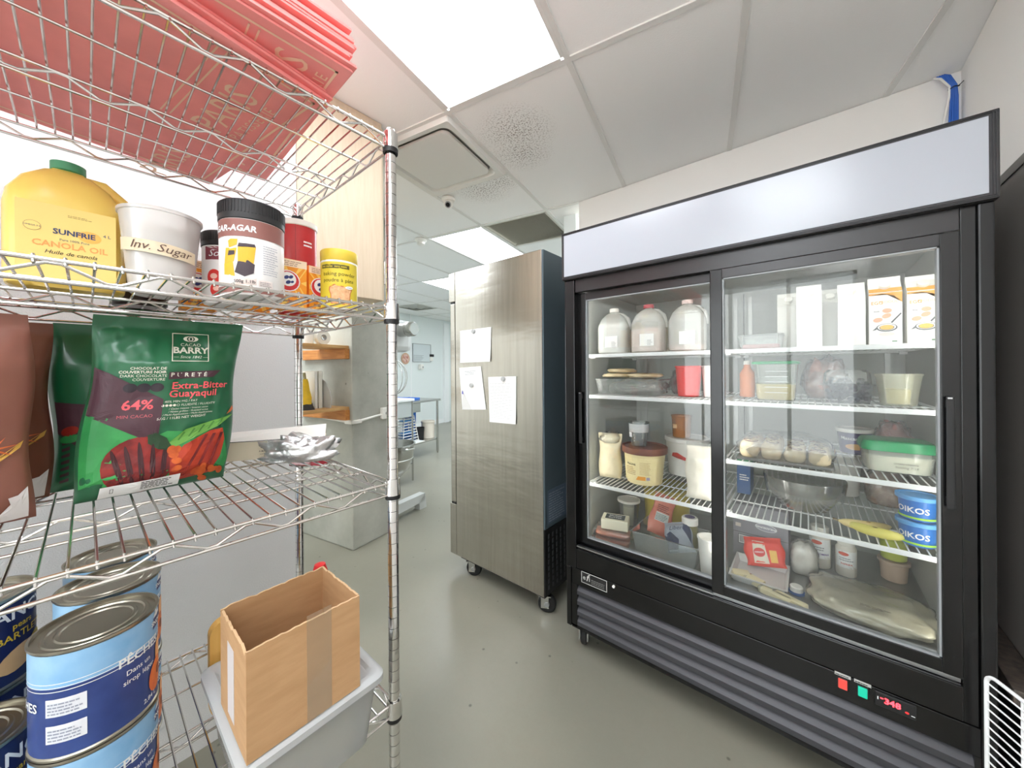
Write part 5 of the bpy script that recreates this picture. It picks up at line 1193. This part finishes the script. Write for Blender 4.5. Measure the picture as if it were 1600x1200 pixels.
    s = pouch(t, .11, .13, .035, mat('pouch_grey', (150, 158, 170), .35), 81, 0, 'pouch', .005, .08); dpoly(t, [(-.054, .0), (-.01, .0), (.0, .05), (-.03, .085), (-.054, .07)], s, mat('pouch_navy', (34, 44, 76), .35), .0012); dpoly(t, [(.054, .125), (.03, .125), (.025, .09), (.05, .03)], s, mat('pouch_navy'), .0012); text(t, 'Liberté', s, .004, .098, .026, mat('pouch_ink', (40, 50, 84), .5), 0, .3, off=.0018)
    tub('yogurt_cup', 'tall white ribbed cup next to the clear bin', 'cup', -.314, 1.618, FLR, .032, .042, .145, wplastic, None, fill=milk, fill_h=.85)
    # right bay, upper shelf
    grp = 'gable cartons on the upper right shelf'
    carton('plain white gable carton standing alone beside the clear boxes', .0005, 1.695, S1, .070, .070, .225, .02, group=grp)
    carton('plain white gable carton right beside an egg carton', .112, 1.695, S1, .068, .070, .215, -.02, group=grp)
    carton('egg carton print in full colour beside plain white carton', .190, 1.690, S1, .075, .070, .222, 0, True, group=grp)
    carton('egg carton against the side wall of the fridge', .274, 1.692, S1, .072, .070, .215, 0, True, group=grp)
    gm_ = mat('carton_grey', (206, 204, 198), .5)
    carton('grey-white carton half hidden behind the lone white carton', -.062, 1.79, S1, .07, .07, .22, .05, body=gm_, group=grp)
    carton('greyish carton at the back between two white cartons', .062, 1.80, S1, .072, .07, .22, 0, body=gm_, group=grp)
    for i, (x, y) in enumerate(((-.145, 1.73), (-.14, 1.87))):
        t = thing('clear_box', ('clear lidded plastic box in front on the upper right shelf', 'clear lidded plastic box behind another on the upper right shelf')[i], 'box', (x, y, S1), 0, 'clear boxes on upper shelf'); tray(M(), .07, .055, .05, sl=.94).build('box', clearp, t); k = M(); k.box(-.074, .074, -.059, .059, .051, .058, bev=.002); k.build('lid', clearp, t); k = M(); k.box(-.06, .06, -.045, .045, .004, .02, bev=.006); k.build('contents', mat('pinkish', (206, 150, 150), .5), t)
    # right bay, second shelf
    t = thing('square_container', 'clear square container with green lid half full of yellow liquid', 'container', (-.100, 1.735, S2), 0)
    def sqc(nm, m, h0, h1, r0, r1, cap=True): k = M(); k.lathe([(r0 * .97, h0), (r0, h0 + .003), (r1, h1)], 40, 1, 1, 6., caps=cap); return k.build(nm, m, t, True)
    sqc('container', clear('square_clear', (222, 228, 218), .22, .1, .5), 0, .142, .060, .070); sqc('contents', mat('broth', (222, 200, 120), .3), .003, .062, .058, .062)
    k = M(); k.lathe([(.072, .138), (.075, .139), (.075, .147), (.06, .150), (.001, .150)], 40, 1, 1, 6.); k.build('lid', green_lid, t, True)
    k = M()
    for z in (.03, .05, .07, .09, .11): k.box(-.03, .04, -.0700, -.0675, z, z + .0012)
    k.build('level_marks', white, t)
    t = thing('sauce_bottle', 'orange sauce bottle behind the green-lidded square container', 'bottle', (-.205, 1.83, S2)); k = M(); k.lathe([(.026, 0), (.028, .005), (.028, .10), (.014, .125), (.012, .14)], 24); k.build('bottle', mat('sauce_orange', (226, 140, 90), .4), t, True); k = M(); k.lathe([(.013, .138), (.014, .14), (.012, .155)], 20); k.build('cap', wplastic, t, True)
    t = thing('berry_box', 'clear clamshell box of dark blue berries on second shelf', 'box', (.102, 1.74, S2), 0)
    tray(M(), .065, .05, .065, sl=.86).build('base', clear('clam_dark', (120, 124, 132), .3, .1, .5), t)
    k = M(); rd = random.Random(8); be = mat('blueberry', (36, 42, 66), .35, rgb2=(24, 28, 44), noise_scale=60)
    for i in range(90):
        x, y, z = rd.uniform(-.052, .052), rd.uniform(-.04, .04), .008 + rd.random() * .075; k.lathe([(.0005, -.008)] + [(.008 * cos(a), .008 * sin(a)) for a in (-.9, -.3, .3, .9)] + [(.0005, .008)], 8, x=Matrix.Translation((x, y, z)), caps=False)
    k.build('berries', be, t, True)['kind'] = 'stuff'
    k = M(); k.lathe([(.062, .066), (.064, .068), (.060, .105), (.05, .115), (.001, .116)], 32, 1, .78, 5.); k.build('lid', clearp, t, True)
    t = thing('meat_bag', 'pink meat in clear film behind the berry box', 'meat', (.045, 1.92, S2)); lump(t, .06, .05, .15, mat('meat_pink', (190, 140, 126), .4, rgb2=(150, 96, 84), noise_scale=24), 90, 'meat', .3); lump(t, .066, .055, .158, film, 91, 'wrap', .3)
    tub('deli_container', 'clear deli pot with yellow liquid at the front of second shelf', 'pot', .222, 1.690, S2, .042, .053, .102, clear('deli_clear', (234, 232, 206), .3, .15, .5), None, fill=mat('lemon_cream', (236, 218, 140), .4), fill_h=.52)
    # right bay, third shelf
    t = thing('roll_tray', 'tray of cinnamon rolls under cling film on third shelf', 'tray', (-.075, 1.72, S3), 0)
    k = M(); k.box(-.14, .14, -.135, .135, .001, .012, bev=.004); k.build('tray', clearp, t)
    do = mat('roll_dough', (238, 222, 188), .7, rgb2=(222, 196, 152), noise_scale=16); ci = mat('cinnamon', (130, 88, 56), .7)
    for i in range(4):
        for j in range(4):
            x, y = -.102 + i * .068, -.1 + j * .066; r_ = thing('cinnamon_roll', f'{ORD[i]} cinnamon roll from the mullion in the {("front", "second", "third", "back")[j]} row of the tray', 'roll', (-.075 + x, 1.72 + y, S3 + .0125), i + j * 2.1, 'cinnamon rolls on the tray')
            hh = .045 + .018 * (i < 2) ; lump(r_, .0305, .0305, hh, do, i * 5 + j, 'dough', .1, 2.1, 20, 10)
            k = M(); k.tube([((.004 + .0036 * a) * cos(a), (.004 + .0036 * a) * sin(a), hh * (1.02 - .012 * a)) for a in [q * .5 for q in range(14)]], .0022, 5); k.build('swirl', ci, r_, True)
    lump(t, .148, .142, .095, film, 17, 'cling_film', .07, 4., loc=(0, 0, .0))
    t = tub('purple_tub', 'round purple and white tub behind the green-lidded box', 'tub', .140, 2.0, S3, .045, .052, .095, mat('tub_purple', (56, 46, 100), .4), wplastic, .014); s = cyl(.047, .052, .095); text(t, 'Mascarpone', s, .0, .062, .018, white, .01, off=.0016); dpoly(t, ell(.0, .03, .03, .012), s, mat('tub_gold', (206, 150, 70), .5), .0014)
    t = thing('green_lid_box', 'clear box of white cream with big green lid on third shelf', 'container', (.222, 1.755, S3), .06)
    k = M(); k.lathe([(.070, 0), (.075, .004), (.084, .075)], 40, 1, .9, 6.); k.build('box', clear('green_box_clear', (232, 236, 226), .3, .1, .5), t, True); k = M(); k.lathe([(.072, .003), (.079, .055), (.001, .056)], 40, 1, .9, 6.); k.build('contents', mat('cream_cheese', (240, 236, 216), .5), t, True)
    k = M(); k.lathe([(.086, .070), (.090, .072), (.088, .086), (.080, .100), (.070, .102), (.001, .100)], 40, 1, .9, 6.); k.build('lid', clear('lid_green_clear', (36, 160, 100), .85, .2, .4), t, True)
    s = flat(-.0735); text(t, 'cream cheese', s, .01, .034, .010, ink, 0, .2, off=.0004); text(t, 'frosting 7/18', s, .012, .022, .010, ink, 0, .2, off=.0004)
    t = thing('red_meat_bag', 'dark red meat in a clear bag at fridge back behind the green lid', 'meat', (.243, 1.965, S3)); lump(t, .046, .05, .13, mat('meat_red', (146, 62, 66), .35, rgb2=(196, 150, 146), noise_scale=14), 95, 'meat', .3); lump(t, .050, .055, .14, film, 96, 'bag', .2)
    # right bay, fourth shelf
    t = thing('mixing_bowl', 'steel mixing bowl covered with cling film on fourth shelf', 'bowl', (-.020, 1.815, S4), 0)
    k = M(); k.lathe([(.001, .0), (.060, .0), (.075, .004), (.105, .05), (.116, .10), (.118, .115), (.126, .116), (.126, .119), (.116, .119), (.114, .10), (.103, .052), (.073, .007), (.001, .004)], 44); k.build('bowl', steel2, t, True)
    k = M(); k.lathe([(.12, .05), (.129, .112), (.128, .121), (.06, .117), (.001, .116)], 44, caps=False); k.build('cling_film', film, t, True)
    k = M(); k.lathe([(.001, .02), (.10, .055), (.09, .075), (.001, .08)], 32); k.build('contents', mat('dough2', (230, 220, 200), .6), t, True)
    t = thing('crumb_bag', 'clear bag of pinkish crumbs at the back of fourth shelf', 'bag', (.238, 2.06, S4)); lump(t, .062, .055, .125, mat('crumbs', (206, 182, 166), .8, rgb2=(176, 146, 130), noise_scale=70), 33, 'crumbs', .15, 3.); lump(t, .067, .060, .135, film, 34, 'bag', .15, 3.)
    tub('tall_white_tub', 'tall white pot between steel bowl and crumb bag', 'pot', .105, 2.12, S4, .058, .066, .17, wplastic, offwhite)
    ban = mat('banana_skin', (234, 214, 150), .5, rgb2=(216, 190, 120), noise_scale=12)
    for i, (dx, dy, rz, lab) in enumerate(((.0, .03, .3, 'spotted banana lying behind another banana'), (.02, -.012, -.25, 'greenish banana curled in front of spotted banana'))):
        t = thing('banana', lab, 'banana', (.145 + dx, 1.660 + dy, S4 + .016), rz, 'bananas on the fourth shelf')
        k = M(); pts = [(.09 * sin(a) - .0, .055 - .065 * cos(a), 0) for a in [-.85 + q * .17 for q in range(11)]]; k.tube(pts, [.004, .011, .014, .0155, .016, .016, .016, .015, .013, .009, .004], 12); k.build('skin', ban if not i else mat('banana_green', (222, 212, 110), .5), t, True)
        k = M(); k.tube([pts[0], (pts[0][0] - .014, pts[0][1] + .008, .002)], .004, 8); k.build('stem', mat('stem_brown', (110, 90, 50), .6), t, True); dpoly(t, ell(.0, -.006, .006, .004), lambda u, v, o=0.: (u, v - .01, .0158 + o), mat('spot_brown', (120, 84, 50), .6), .0004)
    for i in range(2):
        t = tub('yogurt_tub', ('blue yogurt tub at the bottom of two stacked tubs', 'blue yogurt tub stacked on top of another blue tub')[i], 'tub', .257, 1.655, S4 + i * .078, .038, .043, .072, mat('tub_blue', (34, 110, 190), .35), mat('lid_blue', (90, 160, 220), .4), .012, group='blue yogurt tubs', rz=-.25)
        s = cyl(.0405, .043, .072); text(t, 'OIKOS', s, -.008, .034, .024, white, .02, off=.0014); k = M(); k.grid(lambda u, v: s((u - .5) * .2, .008 + v * .006, .0008), 20, 1); k.build('green_band', mat('tub_lime', (160, 214, 60), .5), t, True)
    t = thing('blue_box', 'narrow blue carton against the mullion on fourth shelf', 'box', (-.222, 1.90, S4)); k = M(); k.box(-.025, .025, -.06, .06, 0, .165, bev=.002); k.build('carton', mat('carton_blue', (40, 84, 140), .5), t); k = M(); k.box(-.0252, .0252, -.0605, .0605, .125, .165); k.build('green_top', green_lid, t); lines(t, -.015, .02, .06, .09, 3, flat(-.06), white, .0008, seed=7)
    # right bay, floor
    t = thing('cream_cheese_carton', 'grey cream cheese carton standing upside down at the fridge back', 'box', (-.166, 1.945, FLR), 0)
    k = M(); k.box(-.098, .098, -.10, .10, 0, .232, bev=.002); k.build('carton', mat('carton_slate', (126, 124, 132), .5), t); s = flat(-.10)
    dpoly(t, ell(.022, .150, .038, .016, -.06), s, white, .0005); dpoly(t, ell(.022, .150, .036, .0145, -.06), s, mat('phil_grey', (150, 150, 162), .5), .0009); text(t, 'PHILADELPHIA', s, .022, .150, .0105, white, .03, rot=pi - .05, off=.0014)
    k = M(); k.box(-.098, .098, -.1006, -.1, .1085, .110); k.build('seam', ink, t)
    dpoly(t, rect(-.078, -.018, .060, .100), s, ink, .0005); dpoly(t, rect(-.076, -.020, .062, .098), s, mat('barcode_white', (216, 216, 220), .6), .0008); k = M(); rd = random.Random(1)
    for i in range(18): dpoly(None, rect(-.073 + i * .0029, -.073 + i * .0029 + rd.choice((.0008, .0014, .002)), .066, .094), s, ink, .0012, into=k, rings=1)
    k.build('barcode', ink, t); lines(t, .0, .065, .062, .085, 3, s, white, .0008, seed=5, fill=.6); dpoly(t, [(-.07, .172), (-.055, .162), (-.05, .168), (-.045, .176), (-.058, .183)], s, mat('leaf_red', (206, 40, 56), .5), .0008); dpoly(t, rect(-.088, -.068, .132, .148), s, mat('tan_patch', (196, 184, 176), .5), .0008)
    t = thing('plastic_tray', 'shallow white tray holding packet and butter on the fridge floor', 'tray', (-.155, 1.715, FLR), .0)
    tray(M(), .086, .10, .028, sl=.9).build('tray', mat('tray_white', (222, 222, 220), .4), t)
    t = thing('cheese_packet', 'red and white food packet leaning on the grey carton', 'packet', (-.135, 1.768, FLR + .022), 0, rot=(-.55, -.18, .12))
    s = pouch(t, .135, .11, .03, mat('packet_red', (226, 62, 46), .4), 44, 0, 'packet', .006, .1); dpoly(t, [(-.04, .01), (.012, .01), (.005, .09), (-.035, .095)], s, mat('packet_white', (226, 214, 196), .5), .001, rings=3); dpoly(t, ell(-.016, .05, .02, .017), s, mat('packet_red2', (210, 50, 46), .5), .0018); dpoly(t, rect(.018, .042, .015, .06), s, mat('packet_gold', (240, 190, 90), .5), .0012); text(t, 'HANDY', s, -.016, .05, .009, white, .02, off=.0026)
    bt = mat('butter_yellow', (240, 230, 190), .45)
    for i, (x, y, dz, rz, a, b, h, lab) in enumerate(((-.215, 1.655, .004, .35, .034, .022, .022, 'short butter piece in the tray corner by the mullion'), (-.165, 1.640, .004, -.5, .03, .02, .02, 'rounded butter piece in front of another in the tray'), (-.098, 1.590, .0, -.40, .052, .015, .020, 'long butter stick lying against the big white bag, left of two'), (-.058, 1.588, .0, -.40, .052, .015, .020, 'long butter stick touching the big white bag'))):
        t = thing('butter_stick', lab, 'butter', (x, y, FLR + dz), rz, 'butter pieces on the fridge floor'); k = M(); k.box(-a, a, -b, b, 0, h, bev=.005); k.build('stick', bt, t, True); k = M(); k.box(-a - .001, -a + .012, -b - .0006, b + .0006, -.0, h + .0006, bev=.005); k.build('wrapper', film, t, True)
    t = thing('flour_bag', 'small clear bag of white flour beside the tray', 'bag', (-.020, 1.855, FLR)); lump(t, .042, .034, .12, mat('flour', (240, 236, 228), .8, rgb2=(222, 214, 204), noise_scale=30), 55, 'flour', .15, 3.); lump(t, .046, .038, .132, film, 56, 'bag', .15, 3.)
    for i, (x, y, r, h, lab) in enumerate(((.030, 1.975, .036, .165, 'big spice bottle with purple line on label'), (.110, 1.955, .032, .140, 'small spice bottle with red label band'))):
        t = thing('spice_bottle', lab, 'bottle', (x, y, FLR), 0, 'spice bottles on the fridge floor'); k = M(); k.lathe([(r * .95, 0), (r, .004), (r, h * .76), (r * .8, h * .86)], 30); k.build('bottle', mat('bottle_pale', (222, 216, 204), .4), t, True); k = M(); k.lathe([(r * .82, h * .85), (r * .84, h * .86), (r * .84, h * .99), (r * .8, h)], 30); k.build('cap', mat('cap_ivory', (232, 228, 218), .5), t, True)
        s = cyl(r); dpoly(t, rect(-r * 1.1, r * 1.1, h * .25, h * .72), s, paper, .0006, rings=4); dpoly(t, ell(-r * .3, h * .64, r * .5, h * .05), s, mat('spice_red', (216, 84, 60), .5), .0012); text(t, ('BLOSSOMING', 'PAPRIKA')[i], s, 0, h * .36, r * .28, mat('spice_purple', (110, 70, 150), .5) if not i else mat('spice_red'), .02, off=.0012); lines(t, -r * .7, r * .7, h * .45, h * .56, 2, s, grey, .0012, seed=i)
    tub('beige_pot', 'beige pot under the lime green pot at the side wall', 'pot', .250, 2.02, FLR, .036, .040, .075, mat('pot_beige', (200, 176, 156), .5), mat('pot_beige2', (186, 164, 146), .5))
    tub('green_pot', 'lime green pot stacked on the beige pot', 'pot', .250, 2.02, FLR + .082, .036, .040, .085, mat('pot_lime', (186, 196, 84), .5), mat('pot_lime2', (172, 184, 70), .5))
    t = thing('big_dough_bag', 'large flat white bag of dough lying across the fridge floor', 'bag', (.148, 1.695, FLR), -.06); lump(t, .152, .122, .060, mat('dough_bag_white', (238, 232, 210), .4, rgb2=(230, 222, 196), noise_scale=7), 66, 'dough', .16, 3.2, 48, 24); lines(t, -.02, .05, -.09, -.075, 2, lambda u, v, o=0.: (u, v - .01, .061 + o), mat('dough_ink', (110, 100, 90), .6), .004, seed=5)
    lump(t, .155, .125, .064, clear('dough_film', (244, 240, 224), .12, .15, .6), 66, 'film', .16, 3.2, 48, 24)
    t = thing('jug_cap', 'white cap with blue ring lying beside the big dough bag', 'cap', (-.040, 1.672, FLR + .001), 0); k = M(); k.lathe([(.024, 0), (.024, .008), (.019, .009)], 28); k.build('ring', mat('ring_blue', (50, 90, 160), .5), t, True); k = M(); k.lathe([(.020, .008), (.020, .024), (.017, .027), (.001, .027)], 28); k.build('cap', wplastic, t, True)
fridge_food()

# ------------------------------------------------------------------ corner to the right of the fridge
def corner():
    t = thing('splash_guard', 'tall dark grey steel splash guard standing against the side wall', 'splash guard', (.468, 1.94, .535)); k = M(); k.box(-.027, .027, -.39, .39, 0, 1.352, bev=.004); k.build('sheet', mat('dark_steel', (168, 162, 156), .4, .2), t); k = M(); k.box(-.030, -.026, -.39, .39, 1.33, 1.356); k.build('edge_strip', mat('dark_steel_edge', (120, 118, 114), .35, .7), t)
    t = thing('stone_counter', 'narrow dark speckled counter under the steel splash guard', 'counter', (.43, 1.90, 0)); k = M(); k.box(-.048, .065, -.44, .44, .495, .533, bev=.004); k.build('worktop', mat('granite', (92, 82, 74), .3, rgb2=(54, 50, 48), noise_scale=60), t); k = M(); k.box(-.02, .065, -.42, .44, 0, .494); k.build('base', blackm, t)
    t = thing('waste_bin', 'smooth white plastic bin with rolled rim beside the display fridge', 'bin', (.448, 1.385, 0)); k = M(); k.lathe([(.034, 0), (.036, .01), (.039, .49), (.044, .495), (.045, .51), (.041, .515), (.038, .50), (.001, .48)], 28, 1, 1.5, 5.); k.build('body', wplastic, t, True); k = M(); k.lathe([(.0395, .44), (.0405, .45), (.0395, .46)], 28, 1, 1.5, 5., caps=False); k.build('rim_band', offwhite, t, True)
    # white wire basket shelf leaning by the fridge
    p0 = Vector((.327, 1.40, 0)); dv = Vector((.030, -.058, 0)).normalized(); L_, zt, zb = .21, .583, .02
    t = thing('wire_grate', 'white coated wire grate leaning in front of the black fridge frame', 'grate', (p0.x, p0.y, zb)); ww = mat('white_wire'); q = lambda s, z: (dv.x * s, dv.y * s, z - zb)
    k = M(); r = .022; pts = [q(0, zb + .004)] + [q(r - r * cos(a), zt - r + r * sin(a)) for a in [i * pi / 10 for i in range(6)]] + [q(L_ - r + r * sin(a), zt - r + r * cos(a)) for a in [i * pi / 10 for i in range(6)]] + [q(L_, zb + .004)]
    k.tube(pts, .0042, 10, closed=True); k.build('rim', ww, t, True)
    for i in range(26):
        z = zt - .022 - i * .021; k = M(); k.tube([q(.004, z), q(L_ - .004, z)], .002, 6); k.build('wire', ww, t, True)
    for s in (.07, .14):
        k = M(); k.tube([(q(s, zb)[0] + .003, q(s, zb)[1], .006), (q(s, zt)[0] + .003, q(s, zt)[1], zt - zb)], .0026, 6); k.build('cross_wire', ww, t, True)
    # network cables
    t = thing('network_cables', 'bundle of blue network cables with one white, tied at ceiling corner', 'cable', (.470, 2.335, 1.0))
    for i, (dx, m_) in enumerate(((-.010, 'b'), (-.003, 'b'), (.004, 'b'), (.010, 'b'), (-.018, 'w'))):
        m2 = mat('cable_blue', (34, 96, 190), .45) if m_ == 'b' else wplastic
        k = M(); k.tube([(-.035 + dx, .0, 1.562), (-.02 + dx * .9, -.012, 1.545), (.0 + dx * .6, -.010, 1.50), (.004 + dx * .8, .004, 1.46), (.002 + dx * (1 + .5 * (m_ == 'w')), .006, 1.36), (.001 + dx * 1.1, .008, 1.2), (dx, .010, .4)], .0042, 8); k.build('cable', m2, t, True)
    k = M(); k.tube([(-.014, -.006, 1.49), (.0, -.020, 1.492), (.016, -.006, 1.495), (.0, .008, 1.492)], .0022, 6, closed=True); k.tube([(.014, -.008, 1.495), (.026, -.014, 1.505)], .0015, 6); k.build('cable_tie', blackm, t, True)
corner()

# ------------------------------------------------------------------ back kitchen beyond the aisle
def kitchen():
    # work table, set in the grid directions
    t = thing('work_table', 'stainless steel work table with lower shelf in the back kitchen', 'table', G(-4.10, 3.80, 0), GA)
    k = M(); k.box(-.36, .35, -.70, .70, .835, .865, bev=.004); k.build('table_top', steel2, t)
    k = M(); k.box(-.33, .32, -.67, .67, .215, .235, bev=.004); k.build('lower_shelf', steel2, t)
    for x in (-.32, .32):
        for y in (-.65, .65):
            k = M(); k.lathe([(.02, .03), (.02, .835)], 16, cx=x, cy=y); k.lathe([(.011, 0), (.015, .03)], 12, cx=x, cy=y); k.build('leg', steel2, t, True)
    k = M(); k.box(.05, .335, -.25, .25, .70, .834, bev=.004); d = k.build('drawer', steel2, t); k = M(); k.tube([(.345, -.06, .78), (.36, -.06, .78), (.36, .06, .78), (.345, .06, .78)], .005); k.build('handle', chrome, d, True)
    t = thing('blue_tray', 'flat blue tray lying on the steel work table', 'tray', G(-4.12, 3.95, .866), GA + .2); k = M(); bl = mat('tray_blue', (22, 96, 186), .45)
    k.box(-.2, .2, -.26, .26, 0, .006); k.box(-.21, -.195, -.27, .27, .0, .026); k.box(.195, .21, -.27, .27, 0, .026); k.box(-.2, .2, -.27, -.255, 0, .026); k.box(-.2, .2, .255, .27, 0, .026); k.build('tray', bl, t); k = M(); k.tube([(0, .27, .018), (0, .30, .018)], .01, 8); k.build('grip', bl, t)
    t = thing('blue_crate', 'upright blue plastic sheet under the steel work table', 'crate', G(-4.17, 4.23, .236), GA); k = M(); k.box(-.02, .02, -.13, .13, 0, .44, bev=.006); k.build('panel', bl, t); k = M(); k.box(-.024, .024, -.05, .05, .37, .40, bev=.004); k.build('handle_slot', mat('tray_blue_dark', (14, 60, 130), .5), t)
    t = tub('flour_bucket', 'cream round bucket on the lower shelf of work table', 'bucket', *G(-3.94, 4.405, .236), .10, .105, .26, mat('bucket_pale', (236, 226, 212), .5), mat('bucket_pale2', (228, 218, 204), .5), .03)
    tub('black_bucket', 'black bucket beside the cream bucket under work table', 'bucket', *G(-3.95, 4.225, .236), .06, .07, .19, blackm, None, fill=rubber, fill_h=.6)
    # pan stand with trays
    t = thing('pan_stand', 'white wire pan stand with blue trays on the table shelf', 'rack', G(-3.98, 3.97, .236), GA)
    for sx in (-1, 1):
        for sy in (-1, 1):
            k = M(); k.tube([(sx * .1, sy * .16, 0), (sx * .06, sy * .10, .40)], .006, 8); k.build('upright', wplastic, t, True)
    for i in range(9):
        f_ = i / 9; k = M(); a, b = .1 - .04 * f_, .16 - .06 * f_; z = .02 + i * .042; k.tube([(-a, -b, z), (a, -b, z), (a, b, z), (-a, b, z)], .007, 6, closed=True); k.build('rung', wplastic, t, True)
    for i in range(4): k = M(); k.box(-.075, .075, -.13, .13, .006 + i * .042, .016 + i * .042); k.build('tray', mat('tray_sky', (70, 150, 216), .5), t)
    k = M(); k.box(-.05, .05, -.09, .09, .32, .335); k.build('tray', mat('tray_sky'), t)
    t = thing('cutting_board', 'white cutting board in front of the pan stand on table shelf', 'board', G(-3.82, 3.90, .236), GA); k = M(); k.box(-.06, .06, -.2, .24, 0, .012, bev=.004); k.build('board', wplastic, t); k = M(); k.box(-.05, .05, -.19, .23, .012, .016, bev=.002); k.build('raised_panel', white, t)
    # small side cart nearer the mixer
    t = thing('utility_cart', 'grey metal cart with white top beside the floor mixer', 'cart', G(-3.30, 2.975, 0), GA); k = M(); k.box(-.30, .22, -.20, .24, .955, .985, bev=.006); k.build('top', white, t); k = M(); k.box(-.28, .20, -.18, .21, .77, .954, bev=.004); k.build('drawer_box', mat('cart_grey', (190, 196, 196), .45), t)
    for x in (-.28, .2):
        for y in (-.18, .22): k = M(); k.lathe([(.011, 0), (.011, .955)], 12, cx=x, cy=y); k.build('leg', steel2, t, True)
    k = M(); k.box(-.28, .2, -.18, .21, .2, .215); k.build('lower_shelf', steel2, t)
    # planetary floor mixer
    t = thing('floor_mixer', 'large floor mixer with steel bowl and whisk behind the concrete column', 'mixer', G(-2.62, 2.42, 0), GA)
    mg = mat('mixer_grey', (196, 198, 196), .4)
    k = M(); k.box(-.17, .17, -.27, -.14, .05, 1.60, bev=.03); k.build('column', mg, t)
    for x in (-.2, .2):
        k = M(); k.add([(x - .035, -.28, .05), (x + .035, -.28, .05), (x + .035, .20, .07), (x - .035, .20, .07), (x - .035, -.28, .14), (x + .035, -.28, .14), (x + .035, .20, .14), (x - .035, .20, .14)], [(3, 2, 1, 0), (4, 5, 6, 7), (0, 1, 5, 4), (1, 2, 6, 5), (2, 3, 7, 6), (3, 0, 4, 7)])
        k.add([(x - .035, .13, 0), (x + .035, .13, 0), (x + .035, .22, 0), (x - .035, .22, 0), (x - .035, .12, .08), (x + .035, .12, .08), (x + .035, .20, .14), (x - .035, .20, .14)], [(3, 2, 1, 0), (0, 1, 5, 4), (1, 2, 6, 5), (2, 3, 7, 6), (3, 0, 4, 7)]); k.box(x - .035, x + .035, -.28, -.2, 0, .1); k.build('foot', mg, t)
    k = M(); k.box(-.15, .15, -.25, .13, 1.50, 1.80, bev=.05); k.build('head', mg, t)
    k = M(); k.lathe([(.066, 0), (.066, .12), (.069, .122), (.069, .132), (.066, .134), (.066, .19), (.056, .205), (.001, .207)], 28, x=Matrix.Translation((.12, -.02, 1.70)) @ Matrix.Rotation(pi / 2, 4, 'Y')); k.build('attachment_hub', steel2, t, True)
    k = M(); k.lathe([(.001, .30), (.05, .30), (.08, .31), (.16, .39), (.200, .50), (.21, .62), (.222, .622), (.222, .632), (.208, .632), (.19, .50), (.155, .40), (.07, .32), (.001, .315)], 40); b = k.build('bowl', steel2, t, True)
    for z in (.56, .49): k = M(); k.lathe([(.200, z), (.203, z + .005), (.200, z + .01)], 40, caps=False); k.build('bowl_band', chrome, b, True)
    k = M(); k.tube([(.19, .05, .60), (.25, .04, .605), (.25, -.04, .605), (.19, -.05, .60)], .008, 8); k.build('bowl_handle', chrome, b, True)
    w_ = M(); w_.lathe([(.02, 1.39), (.02, 1.51)], 16); wi = w_.build('whisk_shaft', steel2, t, True)
    for i in range(8):
        a = pi * i / 8; k = M(); k.tube([(cos(a) * .15 * sin(q) ** .9 * s, sin(a) * .15 * sin(q) ** .9 * s, 1.43 - .34 * (1 - cos(q)) / 2) for s in (1,) for q in [.05 + j * (pi - .06) / 12 for j in range(13)]], .0028, 6); k.tube([(-cos(a) * .15 * sin(q) ** .9, -sin(a) * .15 * sin(q) ** .9, 1.43 - .34 * (1 - cos(q)) / 2) for q in [.05 + j * (pi - .06) / 12 for j in range(13)]], .0028, 6); k.build('whisk_wire', steel2, wi, True)
    # on the far wall
    t = thing('notice_holder', 'clear notice holder with grey edges on the far white wall', 'sign', G(-5.796, 6.26, 1.52), GA); k = M(); k.box(0, .008, -.26, .32, 0, .40); k.build('sheet', mat('notice_pale', (206, 214, 216), .3), t); k = M()
    for q in ((-.27, .33, -.012, .0), (-.27, .33, .40, .412)): k.box(0, .014, q[0], q[1], q[2], q[3])
    k.box(0, .014, -.272, -.26, 0, .4); k.box(0, .014, .32, .332, 0, .4); k.build('edge', grey, t); lines(t, -.24, .1, .02, .16, 6, lambda u, v, o=0.: (.008 + o, u, v), mat('notice_ink', (160, 166, 168), .6), .001, seed=2)
    t = thing('paper_dispenser', 'small white dispenser under the notice holder on far wall', 'dispenser', G(-5.795, 6.22, 1.34), GA); k = M(); k.box(0, .08, -.05, .05, 0, .12, bev=.01); k.build('body', wplastic, t); k = M(); k.box(.081, .084, .0, .035, .03, .07); k.build('slot', grey, t)
    t = thing('wall_hook', 'small white hook with black tab beside the notice holder', 'hook', G(-5.795, 6.60, 1.54), GA); k = M(); k.box(0, .03, -.05, .05, 0, .12, bev=.008); k.build('plate', wplastic, t); k = M(); k.box(.012, .05, -.06, .06, .10, .16, bev=.01); k.build('tab', blackm, t)
    t = thing('wall_plate', 'small round patterned wall plate above the whisk', 'plate', G(-5.79, 5.76, 1.58), GA); x = Matrix.Rotation(pi / 2, 4, 'Y'); k = M(); k.lathe([(.001, 0), (.12, .0), (.125, .012), (.10, .014), (.001, .012)], 32, x=x); k.build('plate', mat('plate_wood', (196, 160, 130), .5), t, True); k = M(); k.lathe([(.001, .0125), (.095, .016), (.001, .0165)], 32, x=x); k.build('picture', mat('plate_print', (226, 200, 186), .6, rgb2=(176, 96, 80), noise_scale=22), t, True)
kitchen()
